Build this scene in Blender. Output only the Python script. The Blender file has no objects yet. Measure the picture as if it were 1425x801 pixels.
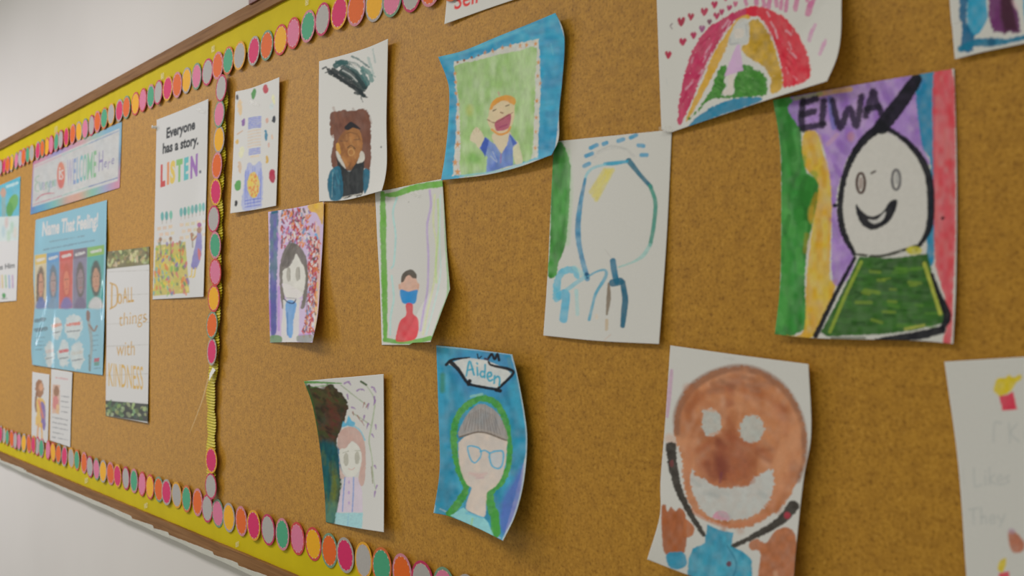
import bpy, math, random
import numpy as np
from mathutils import Vector, Matrix

# ------------------------------------------------------------------ camera, world, lights, exposure
scene = bpy.context.scene
COL = scene.collection
FPX, CX, CY = 1330.0, 712.5, 400.5            # focal length in pixels of a 1425 wide frame
YAW, PITCH = math.radians(49.0), math.radians(1.8)
CAM_H = 1.55
CAM_D = 0.968                                  # distance of the lens from the cork
cam_d = bpy.data.cameras.new('camera')
cam_d.sensor_width = 36.0
cam_d.lens = FPX / 1425.0 * 36.0
cam_d.clip_start = 0.02
cam_d.dof.use_dof = True
cam_d.dof.focus_distance = 1.80
cam_d.dof.aperture_fstop = 4.6
cam = bpy.data.objects.new('camera', cam_d)
COL.objects.link(cam)
cam.location = (0.0, -CAM_D, CAM_H)
cam.rotation_euler = (math.pi / 2 + PITCH, 0.0, YAW)
scene.camera = cam

world = bpy.data.worlds.new('room_light')
scene.world = world
world.use_nodes = True
wb = world.node_tree.nodes['Background']
wb.inputs[0].default_value = (1.0, 0.97, 0.80, 1)
wb.inputs[1].default_value = 0.29

def area(name, loc, target, sx, sy, power, col):
    l = bpy.data.lights.new(name, 'AREA')
    l.shape = 'RECTANGLE'; l.size = sx; l.size_y = sy
    l.energy = power; l.color = col
    o = bpy.data.objects.new(name, l)
    COL.objects.link(o)
    o.location = loc
    d = Vector(target) - Vector(loc)
    o.rotation_euler = d.to_track_quat('-Z', 'Y').to_euler()
    return o
# tall cool light added at the far end for poster glare, and ceiling panels down the room
area('added_glare_light', (-6.6, -2.15, 1.32), (-2.6, 0.0, 1.32), 0.6, 2.6, 21, (0.93, 0.95, 1.0))
area('ceiling_panel', (-4.9, -1.5, 3.0), (-4.9, -1.5, 0.0), 1.2, 0.6, 36, (1.0, 0.95, 0.99))
area('ceiling_panel', (-3.0, -1.5, 3.0), (-3.0, -1.5, 0.0), 1.2, 0.6, 27, (1.0, 0.95, 0.98))
area('ceiling_panel', (-1.1, -1.5, 3.0), (-1.1, -1.5, 0.0), 1.2, 0.6, 12, (1.0, 0.95, 0.78))

scene.view_settings.view_transform = 'Standard'
scene.view_settings.look = 'None'
scene.view_settings.gamma = 1.0
scene.view_settings.use_curve_mapping = False
scene.view_settings.exposure = 0.0

# ------------------------------------------------------------------ where a sight line meets the board
_cz, _sz = math.cos(YAW), math.sin(YAW)
_cp, _sp = math.cos(PITCH), math.sin(PITCH)
FW = np.array([-_sz * _cp, _cz * _cp, _sp])
RT = np.array([_cz, _sz, 0.0])
UP = np.cross(RT, FW)
CAMP = np.array([0.0, -CAM_D, CAM_H])
def at(x, y, off=0.0):
    """points on the plane `off` metres in front of the cork for photo coordinates (arrays welcome)"""
    x = np.asarray(x, float); y = np.asarray(y, float); off = np.asarray(off, float)
    d = (FW[None] * FPX + RT[None] * (x.reshape(-1, 1) - CX) - UP[None] * (y.reshape(-1, 1) - CY))
    t = (-off.reshape(-1) - CAMP[1]) / d[:, 1]
    return CAMP[None] + d * t[:, None]
def at1(x, y, off=0.0):
    return at([x], [y], [off])[0]

# ------------------------------------------------------------------ small helpers
RNG = np.random.default_rng(7)
random.seed(7)
def lin(c):
    c = np.asarray(c, float) / 255.0
    return np.where(c <= 0.04045, c / 12.92, ((c + 0.055) / 1.055) ** 2.4)

def tag(o, label=None, cat=None, group=None, kind=None):
    if label: o['label'] = label
    if cat: o['category'] = cat
    if group: o['group'] = group
    if kind: o['kind'] = kind
    return o
def link(name, me, mats, parent=None):
    o = bpy.data.objects.new(name, me)
    COL.objects.link(o)
    if not isinstance(mats, (list, tuple)): mats = [mats]
    if len(me.materials) == 0:
        for m in mats: me.materials.append(m)
    if parent is not None: o.parent = parent
    return o
def empty(name, loc):
    o = bpy.data.objects.new(name, None)
    COL.objects.link(o)
    o.location = loc
    o.empty_display_size = 0.02
    return o
def mesh(name, verts, faces, smooth=False, midx=None):
    me = bpy.data.meshes.new(name)
    me.from_pydata([tuple(v) for v in verts], [], [tuple(f) for f in faces])
    if smooth: me.polygons.foreach_set('use_smooth', [True] * len(me.polygons))
    if midx is not None: me.polygons.foreach_set('material_index', midx)
    me.update()
    return me
def child(name, me, mats, parent):
    """part given in world coordinates, stored relative to its thing's base"""
    o = link(name, me, mats, parent)
    o.matrix_parent_inverse = Matrix.Translation(-Vector(parent.location))
    return o
def box_mesh(name, x0, x1, y0, y1, z0, z1, bev=0.0):
    import bmesh
    bm = bmesh.new()
    vs = [bm.verts.new((x, y, z)) for x in (x0, x1) for y in (y0, y1) for z in (z0, z1)]
    for f in ((0, 1, 3, 2), (4, 6, 7, 5), (0, 4, 5, 1), (2, 3, 7, 6), (0, 2, 6, 4), (1, 5, 7, 3)):
        bm.faces.new([vs[i] for i in f])
    bmesh.ops.recalc_face_normals(bm, faces=bm.faces)
    if bev: bmesh.ops.bevel(bm, geom=list(bm.edges), offset=bev, segments=2, profile=0.6, affect='EDGES')
    me = bpy.data.meshes.new(name); bm.to_mesh(me); bm.free()
    return me

# ------------------------------------------------------------------ materials
def newmat(name):
    m = bpy.data.materials.new(name); m.use_nodes = True
    nt = m.node_tree
    return m, nt, nt.nodes['Principled BSDF']
def noise_ramp(nt, scale, stops, detail=4, rough=0.6, coord='Object', vec_scale=None, dist=0.0):
    tc = nt.nodes.new('ShaderNodeTexCoord')
    src = tc.outputs[coord]
    if vec_scale:
        mp = nt.nodes.new('ShaderNodeMapping'); mp.inputs['Scale'].default_value = vec_scale
        nt.links.new(src, mp.inputs['Vector']); src = mp.outputs[0]
    n = nt.nodes.new('ShaderNodeTexNoise')
    n.inputs['Scale'].default_value = scale; n.inputs['Detail'].default_value = detail
    n.inputs['Roughness'].default_value = rough; n.inputs['Distortion'].default_value = dist
    nt.links.new(src, n.inputs['Vector'])
    r = nt.nodes.new('ShaderNodeValToRGB')
    while len(r.color_ramp.elements) < len(stops): r.color_ramp.elements.new(0.5)
    for e, (p, c) in zip(r.color_ramp.elements, stops):
        e.position = p; e.color = (*c, 1)
    nt.links.new(n.outputs['Fac'], r.inputs['Fac'])
    return n, r
def bump(nt, bsdf, height, strength, distance):
    b = nt.nodes.new('ShaderNodeBump')
    b.inputs['Strength'].default_value = strength; b.inputs['Distance'].default_value = distance
    nt.links.new(height, b.inputs['Height']); nt.links.new(b.outputs[0], bsdf.inputs['Normal'])
def plain(name, rgb, rough=0.6, var=0.06, scale=60.0, spec=0.4):
    m, nt, b = newmat(name)
    a = [max(0, c * (1 - var)) for c in rgb]; d = [min(1, c * (1 + var)) for c in rgb]
    n, r = noise_ramp(nt, scale, [(0.3, a), (0.7, d)])
    nt.links.new(r.outputs[0], b.inputs['Base Color'])
    b.inputs['Roughness'].default_value = rough
    b.inputs['Specular IOR Level'].default_value = spec
    return m

def cork_material():
    m, nt, b = newmat('cork')
    n1, r1 = noise_ramp(nt, 210, [(0.28, (0.28, 0.122, 0.008)), (0.46, (0.52, 0.255, 0.025)), (0.60, (0.565, 0.285, 0.032)), (0.78, (0.71, 0.40, 0.07))], 3, 0.62)
    n2, r2 = noise_ramp(nt, 60, [(0.30, (0.80, 0.77, 0.73)), (0.55, (1, 1, 1)), (0.8, (1.10, 1.12, 1.14))], 3, 0.6)
    n3, r3 = noise_ramp(nt, 3.0, [(0.3, (0.95, 0.94, 0.92)), (0.7, (1.03, 1.03, 1.04))], 2, 0.5)
    x = nt.nodes.new('ShaderNodeMix'); x.data_type = 'RGBA'; x.blend_type = 'MULTIPLY'; x.inputs[0].default_value = 1
    nt.links.new(r1.outputs[0], x.inputs[6]); nt.links.new(r2.outputs[0], x.inputs[7])
    y = nt.nodes.new('ShaderNodeMix'); y.data_type = 'RGBA'; y.blend_type = 'MULTIPLY'; y.inputs[0].default_value = 1
    nt.links.new(x.outputs[2], y.inputs[6]); nt.links.new(r3.outputs[0], y.inputs[7])
    nt.links.new(y.outputs[2], b.inputs['Base Color'])
    b.inputs['Roughness'].default_value = 0.55
    b.inputs['Specular IOR Level'].default_value = 0.32
    bump(nt, b, n1.outputs['Fac'], 0.35, 0.001)
    return m
def wood_material():
    m, nt, b = newmat('oak_rail')
    n, r = noise_ramp(nt, 14, [(0.25, (0.15, 0.062, 0.018)), (0.5, (0.26, 0.125, 0.044)), (0.8, (0.37, 0.195, 0.08))], 5, 0.65, vec_scale=(0.35, 6, 9), dist=0.6)
    nt.links.new(r.outputs[0], b.inputs['Base Color'])
    b.inputs['Roughness'].default_value = 0.5
    b.inputs['Specular IOR Level'].default_value = 0.06
    bump(nt, b, n.outputs['Fac'], 0.2, 0.001)
    return m
def wall_material():
    m, nt, b = newmat('white_wall_paint')
    n, r = noise_ramp(nt, 1.3, [(0.3, (0.71, 0.685, 0.665)), (0.7, (0.75, 0.725, 0.705))], 3)
    nt.links.new(r.outputs[0], b.inputs['Base Color'])
    b.inputs['Roughness'].default_value = 0.75
    n2, r2 = noise_ramp(nt, 160, [(0, (0, 0, 0)), (1, (1, 1, 1))], 2)
    bump(nt, b, n2.outputs['Fac'], 0.05, 0.001)
    return m
def paper_material(name, rough, coat=0.0, bumpy=0.12, bscale=420):
    m, nt, b = newmat(name)
    a = nt.nodes.new('ShaderNodeAttribute'); a.attribute_name = 'paint'
    n, r = noise_ramp(nt, 900, [(0.3, (0.965, 0.965, 0.965)), (0.7, (1.03, 1.03, 1.03))], 2)
    x = nt.nodes.new('ShaderNodeMix'); x.data_type = 'RGBA'; x.blend_type = 'MULTIPLY'; x.inputs[0].default_value = 1
    nt.links.new(a.outputs['Color'], x.inputs[6]); nt.links.new(r.outputs[0], x.inputs[7])
    nt.links.new(x.outputs[2], b.inputs['Base Color'])
    b.inputs['Roughness'].default_value = rough
    b.inputs['Specular IOR Level'].default_value = 0.10
    b.inputs['Coat Weight'].default_value = coat
    b.inputs['Coat Roughness'].default_value = 0.07
    n2, r2 = noise_ramp(nt, bscale, [(0, (0, 0, 0)), (1, (1, 1, 1))], 2)
    bump(nt, b, n2.outputs['Fac'], bumpy, 0.0006)
    return m
def tape_material():
    m, nt, b = newmat('clear_tape')
    n, r = noise_ramp(nt, 200, [(0.3, (0.86, 0.86, 0.82)), (0.7, (0.93, 0.93, 0.90))], 2)
    nt.links.new(r.outputs[0], b.inputs['Base Color'])
    b.inputs['Roughness'].default_value = 0.15
    b.inputs['Alpha'].default_value = 0.22
    b.inputs['Specular IOR Level'].default_value = 0.8
    bump(nt, b, n.outputs['Fac'], 0.5, 0.003)
    return m
M = dict(cork=cork_material(), wood=wood_material(), wall=wall_material(),
         paper=paper_material('drawing_paper', 0.62), card=paper_material('printed_poster', 0.42, 0.12, 0.05),
         lam=paper_material('laminated_poster', 0.32, 0.85, 0.02), tape=tape_material())
M['band'] = plain('chartreuse_paper', (0.66, 0.525, 0.004), 0.55, 0.06, 9, 0.06)
M['corr'] = plain('yellow_corrugated_card', (0.60, 0.50, 0.02), 0.4, 0.08, 90, 0.25)
M['trim'] = plain('grey_sealant_paint', (0.66, 0.655, 0.59), 0.6, 0.04, 30, 0.2)
M['red'] = plain('dark_red_paint', (0.16, 0.022, 0.014), 0.35, 0.2, 25)
M['strip'] = plain('yellowed_tape', (0.60, 0.40, 0.10), 0.3, 0.1, 90, 0.3)
M['strip'].node_tree.nodes['Principled BSDF'].inputs['Alpha'].default_value = 0.5
M['white'] = plain('white_paper_back', (0.78, 0.78, 0.76), 0.5, 0.03, 80)
M['pin'] = plain('clear_pin_plastic', (0.8, 0.8, 0.78), 0.15, 0.03, 80, 0.9)
DOT = dict(pink=(0.76, 0.21, 0.36), yellow=(0.92, 0.46, 0.012), orange=(0.82, 0.145, 0.014), magenta=(0.72, 0.028, 0.15),
           grey=(0.47, 0.45, 0.44), green=(0.075, 0.40, 0.225), red=(0.72, 0.06, 0.09))
RING = dict(pink=(0.66, 0.25, 0.32), yellow=(0.80, 0.40, 0.03), orange=(0.68, 0.17, 0.05), magenta=(0.58, 0.045, 0.13),
            grey=(0.44, 0.40, 0.38), green=(0.20, 0.34, 0.23), red=(0.66, 0.07, 0.07))
DM = {k: plain('dot_' + k, v, 0.5, 0.04, 200, 0.12) for k, v in DOT.items()}
RM = {k: plain('dot_edge_' + k, v, 0.5, 0.04, 200, 0.12) for k, v in RING.items()}
M['stitch'] = plain('stitch_print', (0.74, 0.44, 0.36), 0.45, 0.05, 200)

# ------------------------------------------------------------------ the setting
def quad_mesh(name, x0, x1, z0, z1, y):
    return mesh(name, [(x0, y, z0), (x1, y, z0), (x1, y, z1), (x0, y, z1)], [(0, 1, 2, 3)])
WALL_Y = 0.012
tag(link('wall_back', box_mesh('wall_back', -7.6, 3.0, WALL_Y, WALL_Y + 0.12, 0.0, 3.0), M['wall']), kind='structure')

# board edges from the photograph
pt_top = at([0, 290, 402], [208.7, 58.7, 0.2], [0.0] * 3)
pt_bot = at([0, 140, 290, 418], [625.6, 685.4, 748.5, 801], [0.0] * 4)
Z_TOP = float(pt_top[:, 2].mean()); Z_BOT = float(pt_bot[:, 2].mean())
X_L, X_R = -5.2, 1.1
RAIL, RAIL_Y = 0.031, 0.009
board = empty('bulletin_board', ((X_L + X_R) / 2, WALL_Y, Z_BOT - RAIL))
tag(board, 'long brown cork bulletin board with wooden rails mounted on the white wall', 'bulletin board')
child('cork_panel', box_mesh('cork_panel', X_L, X_R, 0.0, WALL_Y - 0.0005, Z_BOT - 0.004, Z_TOP + 0.004), M['cork'], board)
child('top_rail', box_mesh('top_rail', X_L - RAIL, X_R + RAIL, -RAIL_Y, WALL_Y - 0.0005, Z_TOP, Z_TOP + RAIL, 0.0012), M['wood'], board)
child('bottom_rail', box_mesh('bottom_rail', X_L - RAIL, X_R + RAIL, -RAIL_Y, WALL_Y - 0.0005, Z_BOT - RAIL, Z_BOT, 0.0012), M['wood'], board)
for x0 in (X_L - RAIL, X_R):
    child('side_rail', box_mesh('side_rail', x0, x0 + RAIL, -RAIL_Y, WALL_Y - 0.0005, Z_BOT, Z_TOP, 0.0012), M['wood'], board)

# uneven line of sealant and paint under the bottom rail
steps = sorted(float(at1(x, y, 0.0)[0]) for x, y in ((40, 652), (188, 720), (219, 733), (240, 744), (302, 772), (336, 785)))
allsteps = sorted(steps + [-5.1 + 0.31 * i + 0.07 * random.random() for i in range(5)] + [steps[-1] + 0.16 + 0.21 * i for i in range(9)])
xs = np.linspace(X_L, X_R, 900)
tv, tf = [], []
for i, x in enumerate(xs):
    nxt = [s for s in allsteps if s >= x]; prv = [s for s in allsteps if s < x]
    a = prv[-1] if prv else X_L; b = nxt[0] if nxt else X_R
    f = (x - a) / max(b - a, 1e-3)
    zt = Z_BOT - RAIL + 0.0003 + 0.0058 * min(1, f * 1.15) + 0.0002 * math.sin(x * 190) + 0.0003 * math.sin(x * 77)
    zb = Z_BOT - RAIL - 0.0088 + 0.0008 * math.sin(x * 23)
    tv += [(x, WALL_Y - 0.0004, zb - 0.0005), (x, -RAIL_Y + 0.0005, zb + 0.0012), (x, -RAIL_Y - 0.0012, zt), (x, -RAIL_Y - 0.0002, zt + 0.0003)]
    if i:
        p, q = (i - 1) * 4, i * 4
        for k in range(3): tf.append((p + k, q + k, q + k + 1, p + k + 1))
tag(link('trim_1', mesh('trim_1', tv, tf), M['trim']), 'grey paint and sealant line under the bottom rail of the board', kind='structure')

# red wooden block fixed to the wall above the rail
rb0 = at1(346, 5, 0.013)
rx0 = float(rb0[0]); rz0 = float(rb0[2])
red = empty('red_wall_box', (rx0 + 0.15, WALL_Y, rz0))
tag(red, 'dark red painted box on the wall just above the top rail', 'wall box')
child('body', box_mesh('body', rx0 + 0.004, rx0 + 0.30, -0.009, WALL_Y, rz0, rz0 + 0.2, 0.002), M['red'], red)
child('front_cover', box_mesh('front_cover', rx0, rx0 + 0.304, -0.0135, -0.009, rz0 - 0.003, rz0 + 0.204, 0.002), M['red'], red)

# ------------------------------------------------------------------ yellow border paper along the rails
def band(name, label, pts_edge, z_rail, sgn):
    """strip between the rail and the line `pts_edge` (photo coordinates of its far side), with faint ripples"""
    e = at([p[0] for p in pts_edge], [p[1] for p in pts_edge], [0.0] * len(pts_edge))
    o_ = np.argsort(e[:, 0])
    xs = np.linspace(X_L + 0.01, X_R - 0.01, 500)
    ze = np.interp(xs, e[o_, 0], e[o_, 2])
    vs, fs = [], []
    n = 5
    for i, x in enumerate(xs):
        for j in range(n):
            v = j / (n - 1)
            z = z_rail * (1 - v) + ze[i] * v - sgn * 0.0008 * (1 - v)
            y = -0.0012 - 0.0009 * (1 + math.sin(x * 21 + 1.3 * math.sin(x * 5.1))) * v - 0.0004 * math.sin(x * 63 + j)
            vs.append((x, y, z))
        if i:
            for j in range(n - 1):
                a = (i - 1) * n + j; b = i * n + j
                fs.append((a, b, b + 1, a + 1) if sgn < 0 else (a, a + 1, b + 1, b))
    r = empty(name, (0, -0.001, z_rail)); tag(r, label, 'border paper')
    child('strip', mesh('strip', vs, fs, True), M['band'], r)
    return r
TOPC = [(545, -2), (520, 5), (496, 12), (472.5, 17.5), (450, 27), (428.7, 36.5), (408, 46), (389.3, 55), (370.6, 63), (353, 70.6), (334.3, 77.5), (318, 84.3),
        (303.5, 91.3), (288, 100), (273, 106), (258.7, 111.8), (246.8, 118), (233.7, 123), (221.2, 128.5), (210, 134), (198.7, 139), (187.5, 144), (175.5, 149),
        (166, 153.7), (155.5, 158.7), (145.5, 164.3), (136, 169.2), (126.8, 174.3), (118, 179), (109, 183), (101.4, 186.5), (92.7, 190.5), (85.3, 194),
        (78.5, 197.4), (71, 201), (64.3, 204), (58.7, 206.5), (52.5, 209.5), (45, 212.8), (39, 215.5), (33, 218), (27.7, 220.5), (22.2, 223.5), (15.6, 226.8), (11, 229), (6.2, 231), (1.2, 233)]
BOTC = [(0.6, 603.7), (5, 605.6), (10, 608), (16.2, 610.2), (21.9, 612.4), (26.9, 613.9), (33.7, 615.8), (40, 617.2), (46.2, 618.6), (51.2, 620.6), (57.5, 623), (66.8, 625.8),
        (74.6, 628.4), (81.8, 631.2), (90.2, 634.2), (98.7, 636.8), (106.6, 639.8), (116.2, 643.6), (125, 649), (134.3, 652.3), (144.3, 655.3), (154.3, 658.4), (164, 661.6), (174.6, 665),
        (186, 668.7), (196.8, 673), (208.7, 677), (221.2, 680.4), (232.7, 684.3), (246.2, 688.4), (260, 693.5), (274.3, 698.5), (288, 707), (302.2, 713.8), (318.7, 719.7), (336, 724.6),
        (354, 730.4), (373.4, 736.6), (393.4, 742.8), (413, 749), (435.5, 756.6), (457.6, 765.6), (480.6, 772), (506.2, 779), (532.4, 787), (560, 796.5), (588, 807), (617, 817)]
yt = band('yellow_border_paper', 'yellow-green paper band under the top rail above the dotted border', TOPC, Z_TOP, -1)
yb = band('yellow_border_paper', 'yellow-green paper band along the bottom rail below the dotted border', BOTC, Z_BOT, 1)

def band_tape(root, x, y, w, h):
    q = [at1(x + a * w / 2, y + b * h / 2, 0.0042) for a, b in ((-1, 1), (1, .6), (1, -1), (-1, -.6))]
    child('tape', mesh('tape', q, [(0, 1, 2, 3)]), M['tape'], root)
for x, y in ((226, 106), (296.5, 68), (427, 3), (78, 180)): band_tape(yt, x, y, 4.5, 11)
for x, y in ((120, 668), (203, 703), (330, 757)): band_tape(yb, x, y, 4.5, 9)

# ------------------------------------------------------------------ dotted scalloped borders
CYC = [('pink', 'red'), ('yellow', 'red'), ('orange', 'green'), ('magenta', 'grey'), ('grey', 'yellow'), ('green', 'orange'), ('orange', 'pink'),
       ('grey', 'magenta'), ('pink', 'green'), ('yellow', 'grey'), ('orange', 'pink'), ('magenta', 'yellow'), ('grey', 'magenta'), ('green', 'pink')]
_dots = {}
def dot_mesh(fill, ring):
    if (fill, ring) in _dots: return _dots[(fill, ring)]
    vs, fs, mi = [], [], []
    n = 32
    R1, R0, T = 0.0335, 0.0285, 0.0007
    def circ(r, y): 
        b = len(vs)
        for k in range(n):
            a = 2 * math.pi * k / n
            vs.append((r * math.cos(a), y, r * math.sin(a)))
        return b
    back = circ(R1, 0.0); outer = circ(R1, -T); inner = circ(R0, -T); cen = circ(R0, -T - 0.0001)
    for k in range(n):
        k2 = (k + 1) % n
        fs.append((back + k, back + k2, outer + k2, outer + k)); mi.append(1)
        fs.append((outer + k, outer + k2, inner + k2, inner + k)); mi.append(1)
    fs.append(tuple(cen + k for k in range(n))); mi.append(0)
    for k in range(13):
        a = 2 * math.pi * (k + 0.5) / 13; da = 0.07
        b = len(vs)
        for (r, s) in ((0.0270, -1), (0.0294, -1), (0.0294, 1), (0.0270, 1)):
            vs.append((r * math.cos(a + s * da), -T - 0.0002, r * math.sin(a + s * da)))
        fs.append((b, b + 1, b + 2, b + 3)); mi.append(2)
    me = mesh('dot', vs, fs, False, mi)
    for m in (DM[fill], RM[ring], M['stitch']): me.materials.append(m)
    _dots[(fill, ring)] = me
    return me
def put_dot(root, p, k, off, tilt=0.0, tz=0.0, s=1.0):
    f, r = CYC[k % 14]
    o = bpy.data.objects.new('dot', dot_mesh(f, r))
    COL.objects.link(o); o.parent = root
    o.location = Vector((p[0], -off, p[2])) - Vector(root.location)
    o.rotation_euler = (tilt, 0.0, tz)
    o.scale = (s * 0.92, 1.0, s)
    return o
def dot_strip(label, cs, k0, dk, ext_lo, ext_hi, loc, offs):
    root = empty('dotted_border', loc); tag(root, label, 'border trim', 'dotted border strips')
    P = at([c[0] for c in cs], [c[1] for c in cs], [0.005] * len(cs))
    P = [p for p in P]
    d0 = P[0] - P[1]; d1 = P[-1] - P[-2]
    d0 = d0 / np.linalg.norm(d0) * 0.0613; d1 = d1 / np.linalg.norm(d1) * 0.0613
    seq = [(P[0] + d0 * i, k0 - dk * i) for i in range(ext_lo, 0, -1)] + [(p, k0 + dk * i) for i, p in enumerate(P)]
    kl = k0 + dk * (len(P) - 1)
    seq += [(P[-1] + d1 * i, kl + dk * i) for i in range(1, ext_hi + 1)]
    for i, (p, k) in enumerate(seq):
        off = offs(i) + (0.0009 if i % 2 else 0.0)
        put_dot(root, p, k, off, random.uniform(-.03, .03), random.uniform(-.03, .03))
    return root
pc = at1(300, 92, 0.004)
dot_strip('scalloped border of coloured dots along the top of the board', TOPC, 8, 1, 5, 5, (float(pc[0]), 0.0, float(pc[2])), lambda i: 0.0042 + 0.0016 * math.sin(i * 0.9))
pc = at1(300, 712, 0.004)
# bottom strip: first dot is magenta/yellow
dot_strip('scalloped border of coloured dots along the bottom of the board', BOTC, 3, 1, 5, 5, (float(pc[0]), 0.0, float(pc[2])), lambda i: 0.0042 + 0.0014 * math.sin(i * 0.8))

# corrugated yellow strip behind the upright dots
COLC = [(308, 122.5), (305.7, 158.7), (305, 194), (302.5, 230.5), (300.5, 267), (297.8, 304.5), (299.6, 341), (300.2, 378.5), (297.6, 415), (295.6, 452), (295, 489)]
COLC2 = [(294.2, 640), (293.6, 676)]
spine = at([314.5, 311.5, 307, 305.2, 302, 297.5, 297, 297.5, 297.5], [130, 195, 305, 415, 489, 545, 590, 620, 680], [0.0] * 9)
zs = np.linspace(float(spine[-1, 2]), float(spine[0, 2]), 900)
xc = np.interp(zs, spine[::-1, 2], spine[::-1, 0])
vs, fs = [], []
nx = 9
for i, z in enumerate(zs):
    hw = 0.0215 + 0.0070 * abs(math.sin(math.pi * (z - zs[0]) / 0.063))
    for j in range(nx):
        u = j / (nx - 1) * 2 - 1
        y = -0.0050 - 0.0013 * math.sin(2 * math.pi * z / 0.0068 + u * 0.8) - 0.004 * (1 - u * u) - 0.003 * max(0, u) + 0.0015 * math.sin(z * 40)
        vs.append((xc[i] + hw * u, y, z))
    if i:
        for j in range(nx - 1):
            a = (i - 1) * nx + j; b = i * nx + j
            fs.append((a, a + 1, b + 1, b))
cb = link('corrugated_border', mesh('corrugated_border', vs, fs, True), M['corr'])
tag(cb, 'yellow corrugated scalloped strip running upright behind the dots', 'border trim')

pc = at1(302, 300, 0.004)
col1 = empty('dotted_border', (float(pc[0]), 0.0, float(pc[2])))
tag(col1, 'upright dotted border strip dividing the board, its lower end peeling', 'border trim', 'dotted border strips')
for i, (x, y) in enumerate(COLC):
    put_dot(col1, at1(x, y, 0.0128), 7 + i, 0.0128 + (0.0008 if i % 2 else 0), random.uniform(-.05, .05), random.uniform(-.05, .12), 0.97)
fl = [at1(291.5, 520, 0.014), at1(296, 511, 0.0125), at1(300, 514.5, 0.0125), at1(295.5, 521, 0.017), at1(291, 530, 0.021)]
child('peeled_end', mesh('peeled_end', fl, [(0, 4, 3), (0, 3, 1), (1, 3, 2)]), M['white'], col1)
lp = [(290, 526), (282, 555), (273, 580), (264, 602)]
lv = []
for i, (x, y) in enumerate(lp):
    w = 1.1 * (1 - i / 4.5)
    lv += [at1(x - w, y, 0.014 + 0.004 * i), at1(x + w, y, 0.014 + 0.004 * i)]
child('loose_tape', mesh('loose_tape', lv, [(2 * i, 2 * i + 1, 2 * i + 3, 2 * i + 2) for i in range(3)]), M['strip'], col1)
pc = at1(294, 658, 0.004)
col2 = empty('dotted_border', (float(pc[0]), 0.0, float(pc[2])))
tag(col2, 'short piece of two dots, pink over grey, under the bare corrugated strip', 'border trim', 'dotted border strips')
put_dot(col2, at1(*COLC2[0], 0.0125), 11, 0.0125, 0, 0.05, 0.93)
put_dot(col2, at1(*COLC2[1], 0.0115), 12, 0.0115, 0, 0.05, 0.93)

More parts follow.
